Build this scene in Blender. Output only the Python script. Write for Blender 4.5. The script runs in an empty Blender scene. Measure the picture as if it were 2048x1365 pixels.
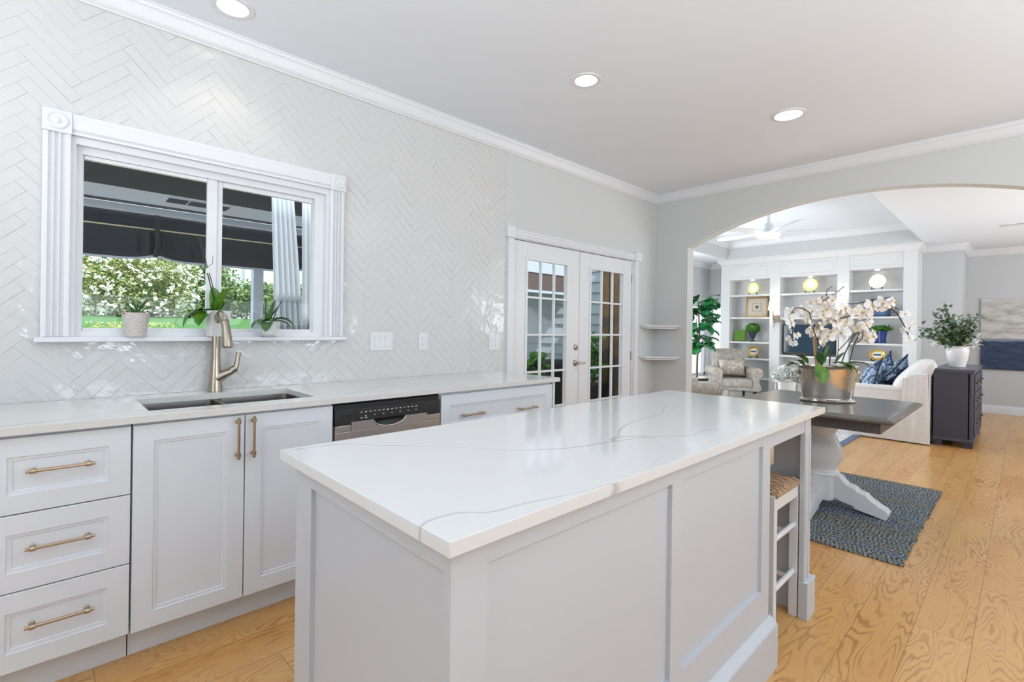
import bpy, bmesh, math, random
from mathutils import Vector, Matrix
random.seed(7)
C = bpy.context.scene.collection
S = bpy.context.scene
PI = math.pi

# ---------------------------------------------------------------- camera
YAW, ROLL, CAMH, FPX = .8093, -.0135, 1.2515, 979.
fw = Vector((math.cos(YAW), math.sin(YAW), 0)); rt = Vector((math.sin(YAW), -math.cos(YAW), 0)); up = Vector((0, 0, 1))
R_ = rt*math.cos(ROLL) - up*math.sin(ROLL); U_ = rt*math.sin(ROLL) + up*math.cos(ROLL)
cd = bpy.data.cameras.new('camera'); cam = bpy.data.objects.new('camera', cd); C.objects.link(cam)
M = Matrix((R_, U_, -fw)).transposed().to_4x4(); M.translation = Vector((0, 0, CAMH)); cam.matrix_world = M
cd.sensor_width = 36; cd.lens = FPX/2048*36; cd.shift_y = -25.5/2048; cd.clip_start = .02; cd.clip_end = 200
S.camera = cam
S.view_settings.view_transform = 'Standard'; S.view_settings.look = 'None'; S.view_settings.gamma = 1
S.view_settings.use_curve_mapping = False; S.view_settings.exposure = 0.24

# ---------------------------------------------------------------- world, sun, daylight, added fill
w = bpy.data.worlds.new('sky'); S.world = w; w.use_nodes = True
bg = w.node_tree.nodes['Background']; bg.inputs[0].default_value = (.86, .93, 1, 1); bg.inputs[1].default_value = 1.3
sd = bpy.data.lights.new('sun', 'SUN'); sd.energy = 3.2; sd.angle = .02; sd.color = (1, .96, .9)
so = bpy.data.objects.new('sun', sd); C.objects.link(so)
so.rotation_euler = Vector((.22, .60, -.80)).to_track_quat('-Z', 'Y').to_euler()

def area(name, loc, d, sx, sy, e, col=(1, 1, 1)):
    l = bpy.data.lights.new(name, 'AREA'); l.shape = 'RECTANGLE'; l.size = sx; l.size_y = sy; l.energy = e; l.color = col
    o = bpy.data.objects.new(name, l); C.objects.link(o); o.location = loc
    o.rotation_euler = Vector(d).to_track_quat('-Z', 'Z').to_euler(); return o
# south and west: added fill lamps aimed up; living north: daylight at its window
area('fill_south', (1.9, -2.62, 1.45), (0, .28, 1), 3.4, 1.5, 132, (.865, .935, 1))
area('fill_west', (-1.92, .7, 1.5), (.3, 0, 1), 2.2, 1.3, 74, (.865, .935, 1))
area('fill_living_south', (7.4, -2.62, 1.5), (0, .5, 1), 3.6, 1.6, 112, (.88, .94, 1))
area('daylight_living_north', (6.9, 4.42, 1.2), (.3, -1, .1), 2.2, 1.7, 78, (.95, .98, 1))

# ---------------------------------------------------------------- materials
def srgb(r, g, b):
    f = lambda c: (c/255/12.92) if c/255 <= .04045 else ((c/255+.055)/1.055)**2.4
    return (f(r), f(g), f(b), 1)

class NT:
    def __init__(s, name):
        s.m = bpy.data.materials.new(name); s.m.use_nodes = True; s.t = s.m.node_tree; s.n = s.t.nodes
        s.b = s.n['Principled BSDF']
    def node(s, ty, **kw):
        n = s.n.new(ty)
        for k, v in kw.items(): setattr(n, k, v)
        return n
    def link(s, a, b): s.t.links.new(a, b)
    def put(s, inp, v):
        if isinstance(v, bpy.types.NodeSocket): s.link(v, inp)
        elif v is not None: inp.default_value = v
    def math(s, op, a, b=None, c=None, clamp=False):
        n = s.node('ShaderNodeMath', operation=op); n.use_clamp = clamp
        for i, v in enumerate((a, b, c)): s.put(n.inputs[i], v) if v is not None else None
        return n.outputs[0]
    def pos(s):
        return s.node('ShaderNodeNewGeometry').outputs['Position']
    def obj(s):
        return s.node('ShaderNodeTexCoord').outputs['Object']
    def xyz(s, v):
        n = s.node('ShaderNodeSeparateXYZ'); s.link(v, n.inputs[0]); return n.outputs
    def vec(s, x, y, z):
        n = s.node('ShaderNodeCombineXYZ')
        for i, v in enumerate((x, y, z)): s.put(n.inputs[i], v)
        return n.outputs[0]
    def noise(s, v, scale, detail=3, rough=.5, dist=0):
        n = s.node('ShaderNodeTexNoise'); s.link(v, n.inputs['Vector']); n.inputs['Scale'].default_value = scale
        n.inputs['Detail'].default_value = detail; n.inputs['Roughness'].default_value = rough; n.inputs['Distortion'].default_value = dist
        return n.outputs['Fac']
    def mix(s, f, a, b):
        n = s.node('ShaderNodeMix', data_type='RGBA'); s.put(n.inputs[0], f); s.put(n.inputs[6], a); s.put(n.inputs[7], b); return n.outputs[2]
    def ramp(s, f, stops):
        n = s.node('ShaderNodeValToRGB'); s.link(f, n.inputs[0]); e = n.color_ramp.elements
        while len(e) < len(stops): e.new(.5)
        for i, (p, c) in enumerate(stops): e[i].position = p; e[i].color = c
        return n.outputs[0]
    def sstep(s, v, a, b):
        n = s.node('ShaderNodeMapRange', interpolation_type='SMOOTHSTEP'); s.link(v, n.inputs[0])
        n.inputs[1].default_value = a; n.inputs[2].default_value = b; return n.outputs[0]
    def bump(s, h, st=.3, dist=.01):
        n = s.node('ShaderNodeBump'); s.link(h, n.inputs['Height']); n.inputs['Strength'].default_value = st; n.inputs['Distance'].default_value = dist
        s.link(n.outputs[0], s.b.inputs['Normal'])

def mat(name, col, rough=.5, metal=0, bump=None, spec=.5, var=None, coat=0, emit=None, trans=None):
    t = NT(name); b = t.b
    b.inputs['Base Color'].default_value = col; b.inputs['Roughness'].default_value = rough; b.inputs['Metallic'].default_value = metal
    b.inputs['Specular IOR Level'].default_value = spec; b.inputs['Coat Weight'].default_value = coat
    if var:   # (scale, second colour)
        t.link(t.mix(t.sstep(t.noise(t.pos(), var[0], 3), .35, .65), col, var[1]), b.inputs['Base Color'])
    if bump: t.bump(t.noise(t.pos(), bump[0], 3), bump[1], bump[2] if len(bump) > 2 else .005)
    if emit: b.inputs['Emission Color'].default_value = emit[0]; b.inputs['Emission Strength'].default_value = emit[1]
    return t.m

WHITE = srgb(236, 236, 237)
m_ceil = mat('ceiling_paint', srgb(236, 241, 248), .9, bump=(60, .05))
m_wall = mat('grey_wall_paint', srgb(212, 213, 212), .85, bump=(80, .06))
m_wall2 = mat('pale_wall_paint', srgb(206, 207, 208), .85, bump=(80, .06))
m_trim = mat('white_trim_paint', srgb(230, 231, 234), .35)
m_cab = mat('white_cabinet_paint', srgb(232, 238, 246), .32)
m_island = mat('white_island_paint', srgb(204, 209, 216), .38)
m_book = mat('white_bookcase_paint', srgb(226, 226, 226), .4)
m_grout = mat('white_grout', srgb(214, 214, 214), .6)
m_bronze = mat('brushed_champagne_bronze', srgb(186, 169, 148), .34, 1)
m_nickel = mat('brushed_nickel', srgb(176, 166, 152), .28, 1, bump=(200, .03))
m_steel = mat('stainless_steel', srgb(208, 202, 196), .36, 1, bump=(150, .04))
m_steelsink = mat('sink_steel', srgb(112, 110, 106), .42, 1)
m_dark = mat('dark_gap', srgb(30, 28, 26), .7)
m_blackp = mat('black_plastic', srgb(48, 47, 47), .35)
m_plate = mat('white_switch_plastic', srgb(228, 228, 229), .3)
m_pot = mat('white_ceramic', srgb(232, 230, 228), .25)
m_pottex = mat('textured_white_ceramic', srgb(214, 206, 202), .5, bump=(90, .9, .01))
m_leaf = mat('orchid_leaf_green', srgb(96, 138, 32), .35, var=(14, srgb(60, 112, 30)))
m_leafd = mat('dark_orchid_leaf_green', srgb(46, 92, 52), .35, var=(12, srgb(80, 120, 62)))
m_stem = mat('dark_stem', srgb(58, 52, 42), .6)
m_twig = mat('pale_stake', srgb(176, 146, 112), .7)
m_petal = mat('cream_orchid_petal', srgb(244, 236, 226), .6, var=(25, srgb(238, 228, 218)))
m_petalw = mat('white_orchid_petal', srgb(240, 240, 240), .6)
m_lip = mat('orchid_lip_yellow', srgb(214, 176, 104), .6)
m_chrome = mat('polished_hammered_nickel', srgb(205, 200, 194), .16, 1, bump=(18, .12, .01))
m_table = mat('grey_stained_tabletop', srgb(118, 114, 108), .22, var=(6, srgb(102, 98, 93)))
m_tabled = mat('charcoal_apron_stain', srgb(92, 90, 90), .45, var=(60, srgb(80, 78, 78)))
m_tablew = mat('white_pedestal_paint', srgb(226, 226, 228), .3)
m_sofa = mat('white_slipcover_linen', srgb(232, 230, 228), .95, bump=(9, .4, .03))
m_console = mat('dark_navy_grey_paint', srgb(70, 70, 84), .5, bump=(160, .5, .004))
m_consoletop = mat('navy_grey_top', srgb(84, 84, 98), .35)
m_chair = None
m_legs = mat('dark_walnut_leg', srgb(38, 30, 26), .4)
m_tv = mat('television_screen', srgb(38, 62, 80), .08)  # teal-blue reflection is put into the screen's base colour
m_tvb = mat('television_bezel', srgb(20, 22, 24), .4)
m_gold = mat('gilt_frame', srgb(190, 150, 96), .35, .6)
m_goldrim = mat('gold_plate_rim', srgb(214, 170, 60), .3, .3)
m_yellow = mat('yellow_plate_rim', srgb(236, 230, 150), .4)
m_china = mat('white_china', srgb(240, 240, 236), .25)
m_blue = mat('cobalt_blue_glaze', srgb(40, 62, 128), .3)
m_blue2 = mat('dusty_blue_glaze', srgb(96, 132, 164), .35, var=(20, srgb(60, 90, 130)))
m_green = mat('green_book_cloth', srgb(104, 146, 56), .8)
m_topiary = mat('topiary_foliage', srgb(52, 112, 34), .8)
m_urn = mat('blue_black_urn', srgb(46, 56, 74), .4)
m_shade = mat('lamp_shade_linen', srgb(250, 244, 228), .8, emit=((1, .93, .8, 1), 1.1))
m_sconce = mat('aged_nickel_sconce', srgb(142, 134, 122), .4, .7)
m_bulb = mat('lamp_lens', (1, 1, 1, 1), .5, emit=((1, .97, .9, 1), 6))
m_canin = mat('can_baffle', srgb(246, 240, 230), .5)
m_siding = mat('blue_grey_siding_paint', srgb(178, 190, 202), .6)
m_beam = mat('pale_blue_beam_paint', srgb(214, 226, 246), .6)
m_awn = mat('charcoal_awning_fabric', srgb(60, 64, 73), .9, bump=(8, .3, .02))
m_wood = mat('weathered_wood', srgb(146, 112, 74), .6, var=(4, srgb(96, 84, 78)))
m_brown = mat('brown_patio_ceiling', srgb(112, 98, 96), .7)
m_patio = mat('patio_concrete', srgb(222, 218, 212), .8, bump=(30, .3))
m_curt = mat('grey_outdoor_curtain', srgb(196, 204, 214), .9)
m_lawn = mat('lawn_green', srgb(92, 150, 84), .95, var=(6, srgb(112, 166, 96)), bump=(90, 1, .03))
m_fencew = mat('neighbour_white_wall', srgb(226, 228, 232), .8)
m_soil = mat('bark_soil', srgb(92, 78, 62), .9, bump=(60, 1))
m_basket = mat('planter_striped_weave', srgb(196, 190, 184), .8)
m_hyd = mat('pale_hydrangea', srgb(236, 240, 236), .9)
m_print = mat('cream_mat_board', srgb(232, 222, 206), .8)
m_printc = mat('print_centre', srgb(196, 184, 166), .8)
m_rugb = mat('rug_blue_border', srgb(108, 124, 150), .95, bump=(120, .6))
m_brownleaf = mat('brown_magnolia_leaf', srgb(138, 88, 42), .6)
m_dkfurn = mat('dark_patio_metal', srgb(50, 54, 60), .5)
m_stem2 = mat('bark_brown', srgb(84, 74, 62), .8)
m_bloom = mat('white_blossom', srgb(250, 250, 244), .8)
m_yflow = mat('yellow_border_flower', srgb(206, 208, 136), .9)

def foliage_mat(name, a, b, c, rough=.7):
    t = NT(name); g = t.node('ShaderNodeNewGeometry')
    t.link(t.ramp(g.outputs['Random Per Island'], [(0, a), (.5, b), (1, c)]), t.b.inputs['Base Color'])
    t.b.inputs['Roughness'].default_value = rough; return t.m
m_hedge = foliage_mat('hedge_leaves', srgb(74, 108, 58), srgb(146, 166, 92), srgb(214, 206, 140))
m_hedge2 = foliage_mat('evergreen_leaves', srgb(66, 102, 62), srgb(108, 142, 78), srgb(164, 184, 116))
m_hedge3 = foliage_mat('russet_leaves', srgb(130, 100, 90), srgb(160, 128, 112), srgb(120, 130, 90))
m_euc = foliage_mat('eucalyptus_leaves', srgb(72, 102, 82), srgb(104, 134, 112), srgb(128, 150, 88), .6)
m_fig = foliage_mat('fiddle_leaf', srgb(24, 84, 44), srgb(36, 112, 60), srgb(60, 140, 92), .3)
m_bushy = foliage_mat('small_green_leaves', srgb(40, 96, 30), srgb(70, 130, 44), srgb(110, 160, 70))

def glass_mat():
    t = NT('window_glass'); n = t.n; out = n['Material Output']; n.remove(t.b)
    tr = t.node('ShaderNodeBsdfTransparent'); tr.inputs[0].default_value = (.96, .98, .98, 1)
    gl = t.node('ShaderNodeBsdfGlossy'); gl.inputs['Roughness'].default_value = .02
    g = t.node('ShaderNodeNewGeometry'); vm = t.node('ShaderNodeVectorMath', operation='DOT_PRODUCT'); t.link(g.outputs['Normal'], vm.inputs[0]); t.link(g.outputs['Incoming'], vm.inputs[1])
    fr = t.math('MULTIPLY_ADD', t.math('POWER', t.math('SUBTRACT', 1, t.math('ABSOLUTE', vm.outputs['Value'])), 5), .3, .008)
    mx = t.node('ShaderNodeMixShader'); t.link(fr, mx.inputs[0]); t.link(tr.outputs[0], mx.inputs[1]); t.link(gl.outputs[0], mx.inputs[2])
    t.link(mx.outputs[0], out.inputs[0]); return t.m
m_glass = glass_mat()

def tile_mat():
    t = NT('glazed_white_tile'); p = t.pos()
    t.b.inputs['Base Color'].default_value = srgb(216, 215, 214); t.b.inputs['Roughness'].default_value = .07
    t.bump(t.noise(p, 16, 2), .28, .012); return t.m
m_tile = tile_mat()

def quartz_mat(name, curves, col=srgb(226, 226, 226), faint=True):
    t = NT(name); p = t.pos(); x, y, z = t.xyz(p)[:3]
    fine = t.math('MULTIPLY', t.math('SUBTRACT', t.noise(p, 7, 4), .5), .07)
    tot = None
    for (pts, wd, st, swap) in curves:
        u, v = (y, x) if swap else (x, y)
        lo, hi = pts[0][0], pts[-1][0]
        n = t.node('ShaderNodeFloatCurve'); cv = n.mapping.curves[0]
        vals = [q[1] for q in pts]; vmin, vmax = min(vals)-.01, max(vals)+.01
        for i, q in enumerate(pts):
            X = (q[0]-lo)/(hi-lo); Y = (q[1]-vmin)/(vmax-vmin)
            if i == 0: cv.points[0].location = (X, Y)
            elif i == len(pts)-1: cv.points[-1].location = (X, Y)
            else: cv.points.new(X, Y)
        n.mapping.update()
        un = t.math('DIVIDE', t.math('SUBTRACT', u, lo), hi-lo)
        t.link(un, n.inputs['Value'])
        f = t.math('MULTIPLY_ADD', n.outputs[0], vmax-vmin, vmin)
        d = t.math('ABSOLUTE', t.math('ADD', t.math('SUBTRACT', v, f), t.math('MULTIPLY', fine, .35)))
        ww = t.math('MULTIPLY', t.sstep(t.noise(p, 3.1, 2), .3, .75), wd); ww = t.math('ADD', ww, wd*.35)
        k = t.math('SUBTRACT', 1, t.math('DIVIDE', d, ww), clamp=True)
        inside = t.math('MULTIPLY', t.math('GREATER_THAN', un, 0), t.math('LESS_THAN', un, 1))
        k = t.math('MULTIPLY', t.math('MULTIPLY', k, inside), st)
        tot = k if tot is None else t.math('MAXIMUM', tot, k)
    if faint:
        nz = t.noise(p, 1.3, 3, .5, .6)
        k = t.math('SUBTRACT', 1, t.math('DIVIDE', t.math('ABSOLUTE', t.math('SUBTRACT', nz, .47)), .006), clamp=True)
        k = t.math('MULTIPLY', k, .16); tot = k if tot is None else t.math('MAXIMUM', tot, k)
    t.link(t.mix(tot, col, srgb(140, 138, 136)), t.b.inputs['Base Color'])
    t.b.inputs['Roughness'].default_value = .09; return t.m
V1 = [(.482, 1.36), (.62, 1.34), (.687, 1.253), (.769, 1.176), (.861, 1.067), (.944, .97), (1.086, .885), (1.252, .85), (1.365, .815), (1.5, .745)]
V2 = [(.46, .70), (.52, .712), (.60, .67), (.67, .66), (.80, .63), (.95, .615)]
V3 = [(1.30, .87), (1.402, .938), (1.474, .966), (1.617, .994), (1.75, 1.0), (1.86, 1.038), (1.97, 1.081), (2.06, 1.08), (2.145, 1.03)]
V4 = [(.60, 1.99), (.68, 2.02), (.76, 2.05), (.85, 2.07), (.95, 2.12), (1.03, 2.15)]
V5 = [(1.24, .852), (1.27, .875), (1.31, .872), (1.35, .85), (1.39, .82)]
V6 = [(1.45, .77), (1.52, .74), (1.6, .745), (1.68, .72)]
V7 = [(.62, 1.02), (.64, 1.10), (.66, 1.16), (.665, 1.2)]
m_quartz_i = quartz_mat('island_quartz', [(V1, .006, .6, 0), (V2, .0045, .5, 0), (V3, .006, .6, 0), (V4, .0045, .45, 1), (V5, .016, .5, 0), (V6, .007, .45, 0), (V7, .004, .35, 1)], faint=False)
m_quartz_c = quartz_mat('counter_quartz', [([(-.4, 2.24), (-.2, 2.25), (0, 2.27), (.12, 2.33), (.2, 2.37), (.26, 2.36), (.35, 2.27), (.5, 2.24)], .010, .6, 0),
    ([(1.1, 2.30), (1.3, 2.45), (1.5, 2.5)], .01, .5, 0), ([(2.0, 2.5), (2.3, 2.62), (2.5, 2.80)], .01, .5, 0)], srgb(224, 223, 220), faint=False)

def floor_mat():
    t = NT('oak_plank_floor'); p = t.pos(); x, y, z = t.xyz(p)[:3]
    W, L = .182, .95
    yy = t.math('DIVIDE', t.math('ADD', y, .045), W); row = t.math('FLOOR', yy)
    wn = t.node('ShaderNodeTexWhiteNoise', noise_dimensions='1D'); t.link(row, wn.inputs['W'])
    xx = t.math('DIVIDE', t.math('ADD', x, t.math('MULTIPLY', wn.outputs[0], 7.3)), L); col = t.math('FLOOR', xx)
    w2 = t.node('ShaderNodeTexWhiteNoise', noise_dimensions='2D'); t.link(t.vec(row, col, 0), w2.inputs['Vector'])
    rnd = w2.outputs[0]; rc = t.xyz(w2.outputs[1])
    fy = t.math('FRACT', yy); fx = t.math('FRACT', xx)
    ey = t.math('MULTIPLY', t.math('SUBTRACT', .5, t.math('ABSOLUTE', t.math('SUBTRACT', fy, .5))), W)
    ex = t.math('MULTIPLY', t.math('SUBTRACT', .5, t.math('ABSOLUTE', t.math('SUBTRACT', fx, .5))), L)
    e = t.math('MINIMUM', ex, ey); gap = t.math('SUBTRACT', 1, t.sstep(e, .0002, .0015))
    gv = t.vec(t.math('ADD', t.math('MULTIPLY', x, .85), t.math('MULTIPLY', rnd, 43)), t.math('ADD', t.math('MULTIPLY', y, 4.6), t.math('MULTIPLY', rc[0], 17)), t.math('MULTIPLY', rc[1], 9))
    n = t.noise(gv, 1.15, 3.2, .45, .35)
    fr = t.math('MULTIPLY_ADD', rc[2], 150, 130)
    s = t.math('SINE', t.math('MULTIPLY', n, fr))
    line = t.math('MULTIPLY', t.sstep(s, .0, 1.0), t.math('MULTIPLY_ADD', t.sstep(t.noise(gv, 2.2, 2), .35, .65), .75, .25))
    pores = t.noise(t.vec(t.math('MULTIPLY', x, 9), t.math('MULTIPLY', y, 120), rnd), 1.6, 2)
    line = t.math('MULTIPLY', line, t.math('MULTIPLY_ADD', pores, 1.0, .2))
    cloud = t.sstep(t.noise(gv, .7, 3), .3, .7)
    base = t.mix(rnd, srgb(220, 168, 104), srgb(210, 152, 86)); base = t.mix(t.math('MULTIPLY', cloud, .5), base, srgb(226, 182, 122))
    c = t.mix(t.math('MULTIPLY', line, .8), base, srgb(150, 98, 50))
    c = t.mix(gap, c, srgb(126, 86, 52)); t.link(c, t.b.inputs['Base Color'])
    t.b.inputs['Roughness'].default_value = .24
    t.bump(t.math('SUBTRACT', t.math('MULTIPLY', line, -.15), gap), .22, .002); return t.m
m_floor = floor_mat()

def rush_mat():
    t = NT('woven_rush'); p = t.pos(); x, y, z = t.xyz(p)[:3]
    wv = t.math('SINE', t.math('ADD', t.math('MULTIPLY', x, 420), t.math('MULTIPLY', t.noise(p, 30, 3), 16)))
    t.link(t.mix(t.sstep(wv, -1, 1), srgb(140, 104, 74), srgb(206, 174, 140)), t.b.inputs['Base Color'])
    t.b.inputs['Roughness'].default_value = .7; t.bump(wv, .5, .003); return t.m
m_rush = rush_mat()

def braid_mat():
    t = NT('blue_braided_jute'); p = t.pos(); x, y, z = t.xyz(p)[:3]
    r = t.math('FLOOR', t.math('DIVIDE', x, .022)); odd = t.math('MODULO', r, 2)
    sy = t.math('ADD', t.math('MULTIPLY', y, 190), t.math('MULTIPLY', odd, 3.1))
    wn = t.node('ShaderNodeTexWhiteNoise', noise_dimensions='1D'); t.link(r, wn.inputs['W'])
    yv = t.math('ADD', t.math('MULTIPLY', y, 62), t.math('MULTIPLY', wn.outputs[0], 9))
    b1 = t.math('SINE', t.math('MULTIPLY', t.math('ADD', yv, t.math('MULTIPLY', t.math('ABSOLUTE', t.math('SUBTRACT', t.math('FRACT', t.math('DIVIDE', x, .022)), .5)), 1.2)), 2*PI/1.4))
    h = b1; n2 = t.noise(t.vec(t.math('MULTIPLY', x, 5), t.math('MULTIPLY', y, .6), 0), 1.4, 2)
    nn = t.noise(t.vec(t.math('MULTIPLY', x, 1.6), y, 0), 75, 3, .6)
    k = t.sstep(t.math('ADD', t.math('MULTIPLY', h, .07), nn), .38, .66)
    c1 = t.mix(t.sstep(n2, .4, .6), srgb(58, 66, 76), srgb(68, 70, 64))
    c2 = t.mix(t.sstep(n2, .4, .6), srgb(168, 182, 198), srgb(176, 178, 168))
    t.link(t.mix(k, c1, c2), t.b.inputs['Base Color']); t.b.inputs['Roughness'].default_value = .9; t.bump(h, .8, .006); return t.m
m_braid = braid_mat()

def damask_mat(name, a, b, sc, lo=.45, hi=.6, bs=.3):
    t = NT(name); p = t.obj(); n = t.noise(p, sc, 4, .6, 1.2)
    t.link(t.mix(t.sstep(n, lo, hi), a, b), t.b.inputs['Base Color']); t.b.inputs['Roughness'].default_value = .8; t.bump(n, bs, .01); return t.m
m_chair = damask_mat('taupe_damask', srgb(158, 151, 142), srgb(182, 174, 162), 14)
m_chairp = damask_mat('taupe_pillow_damask', srgb(176, 166, 152), srgb(214, 206, 194), 12)
m_bluepil = damask_mat('navy_paisley', srgb(36, 54, 90), srgb(150, 172, 196), 13, .46, .56)
m_lrug = damask_mat('pale_living_rug', srgb(206, 208, 212), srgb(232, 232, 234), 6)

def painting_mat():
    t = NT('seascape_paint'); p = t.pos(); x, y, z = t.xyz(p)[:3]
    v = t.vec(0, t.math('MULTIPLY', y, 2.2), t.math('MULTIPLY', z, 7)); n = t.noise(v, 1.6, 5, .6)
    sky = t.ramp(n, [(.3, srgb(150, 148, 144)), (.46, srgb(196, 193, 187)), (.6, srgb(214, 211, 205)), (.8, srgb(170, 168, 164))])
    sea = t.ramp(t.noise(v, 2.4, 5, .65), [(.3, srgb(30, 44, 68)), (.5, srgb(48, 66, 96)), (.75, srgb(70, 88, 116))])
    e = t.math('ADD', z, t.math('MULTIPLY', t.noise(v, 3, 4), .05))
    c = t.mix(t.sstep(e, 1.165, 1.18), sea, srgb(128, 140, 156)); c = t.mix(t.sstep(e, 1.20, 1.225), c, sky)
    t.link(c, t.b.inputs['Base Color']); t.b.inputs['Roughness'].default_value = .6; t.bump(n, .3, .01); return t.m
m_paint = painting_mat()

# ---------------------------------------------------------------- mesh building
class MB:
    def __init__(s): s.bm = bmesh.new()
    def _join(s, tmp, mi, M=None):
        if M is not None: bmesh.ops.transform(tmp, matrix=M, verts=tmp.verts)
        mp = {v: s.bm.verts.new(v.co) for v in tmp.verts}
        for f in tmp.faces:
            try: nf = s.bm.faces.new([mp[v] for v in f.verts]); nf.material_index = mi
            except ValueError: pass
        tmp.free(); return s
    def box(s, x0, x1, y0, y1, z0, z1, bev=0, mi=0, M=None, seg=2):
        t = bmesh.new(); bmesh.ops.create_cube(t, size=1)
        for v in t.verts: v.co = Vector(((x0+x1)/2+v.co.x*(x1-x0), (y0+y1)/2+v.co.y*(y1-y0), (z0+z1)/2+v.co.z*(z1-z0)))
        if bev: bmesh.ops.bevel(t, geom=t.edges[:], offset=bev, segments=seg, profile=.5, affect='EDGES')
        bmesh.ops.recalc_face_normals(t, faces=t.faces); return s._join(t, mi, M)
    def faces(s, verts, faces, mi=0, M=None):
        t = bmesh.new(); vs = [t.verts.new(v) for v in verts]
        for f in faces:
            try: t.faces.new([vs[i] for i in f])
            except ValueError: pass
        return s._join(t, mi, M)
    def tube(s, pts, r, seg=8, mi=0, M=None, cap=True, flat=1.0):
        pts = [Vector(p) for p in pts]; n = len(pts); rr = r if isinstance(r, (list, tuple)) else [r]*n
        V = []; F = []; prev = None
        for i, p in enumerate(pts):
            d = (pts[min(i+1, n-1)] - pts[max(i-1, 0)]).normalized()
            if prev is None: a = d.orthogonal().normalized()
            else: a = (prev - d*prev.dot(d)).normalized()
            prev = a; b = d.cross(a)
            for k in range(seg):
                t = 2*PI*k/seg; V.append(p + (a*math.cos(t) + b*math.sin(t)*flat)*rr[i])
        for i in range(n-1):
            for k in range(seg):
                k2 = (k+1) % seg; F.append((i*seg+k, i*seg+k2, (i+1)*seg+k2, (i+1)*seg+k))
        if cap: F.append(tuple(range(seg))[::-1]); F.append(tuple((n-1)*seg+k for k in range(seg)))
        return s.faces(V, F, mi, M)
    def lathe(s, prof, c=(0, 0), seg=24, sx=1, sy=1, mi=0, M=None, cap=True):
        V = []; F = []; n = len(prof)
        for (r, z) in prof:
            for k in range(seg):
                t = 2*PI*k/seg; V.append((c[0]+r*sx*math.cos(t), c[1]+r*sy*math.sin(t), z))
        for i in range(n-1):
            for k in range(seg):
                k2 = (k+1) % seg; F.append((i*seg+k, i*seg+k2, (i+1)*seg+k2, (i+1)*seg+k))
        if cap: F.append(tuple(range(seg))[::-1]); F.append(tuple((n-1)*seg+k for k in range(seg)))
        return s.faces(V, F, mi, M)
    def prism(s, poly, axis, a, b, mi=0, M=None, bev=0):
        # poly in the two other axes (in order), extruded along axis from a to b
        def mk(p, t):
            return (t, p[0], p[1]) if axis == 'x' else (p[0], t, p[1]) if axis == 'y' else (p[0], p[1], t)
        n = len(poly); t = bmesh.new()
        A = [t.verts.new(mk(p, a)) for p in poly]; B = [t.verts.new(mk(p, b)) for p in poly]
        t.faces.new(A); t.faces.new(B[::-1])
        for i in range(n): t.faces.new((A[i], B[i], B[(i+1) % n], A[(i+1) % n]))
        bmesh.ops.recalc_face_normals(t, faces=t.faces)
        if bev: bmesh.ops.bevel(t, geom=t.edges[:], offset=bev, segments=2, profile=.5, affect='EDGES')
        return s._join(t, mi, M)
    def grid(s, fn, nu, nv, mi=0, M=None, closeu=False):
        V = [fn(i/(nu if closeu else nu-1), j/(nv-1)) for j in range(nv) for i in range(nu)]; F = []
        for j in range(nv-1):
            for i in range(nu if closeu else nu-1):
                i2 = (i+1) % nu; F.append((j*nu+i, j*nu+i2, (j+1)*nu+i2, (j+1)*nu+i))
        return s.faces(V, F, mi, M)
    def sweep(s, path, prof, closed=False, mi=0, side=1):
        # horizontal path [(x,y)], profile [(out,z)] with out to the left (side=1) of the travel direction
        n = len(path); V = []; F = []; m = len(prof)
        for i in range(n):
            p = Vector(path[i]); dn = dp = None
            if i < n-1 or closed: dn = (Vector(path[(i+1) % n]) - p).normalized()
            if i > 0 or closed: dp = (p - Vector(path[i-1])).normalized()
            dn = dn or dp; dp = dp or dn
            n1 = Vector((-dp.y, dp.x))*side; n2 = Vector((-dn.y, dn.x))*side
            mi_ = (n1+n2); mi_ = mi_/max(.2, mi_.dot(n1)) if mi_.length > 1e-4 else n1
            for (o, z) in prof: V.append((p.x+mi_.x*o, p.y+mi_.y*o, z))
        for i in range(n if closed else n-1):
            for k in range(m):
                k2 = (k+1) % m; a = i*m; b = ((i+1) % n)*m; F.append((a+k, a+k2, b+k2, b+k))
        if not closed: F.append(tuple(range(m))[::-1]); F.append(tuple((n-1)*m+k for k in range(m)))
        return s.faces(V, F, mi)
    def rings(s, rings, mi=0, M=None, cap0=True, cap1=True):
        # loft of equal-length rings
        m = len(rings[0]); V = [v for r in rings for v in r]; F = []
        for i in range(len(rings)-1):
            for k in range(m):
                k2 = (k+1) % m; F.append((i*m+k, i*m+k2, (i+1)*m+k2, (i+1)*m+k))
        if cap0: F.append(tuple(range(m))[::-1])
        if cap1: F.append(tuple((len(rings)-1)*m+k for k in range(m)))
        return s.faces(V, F, mi, M)

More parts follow.
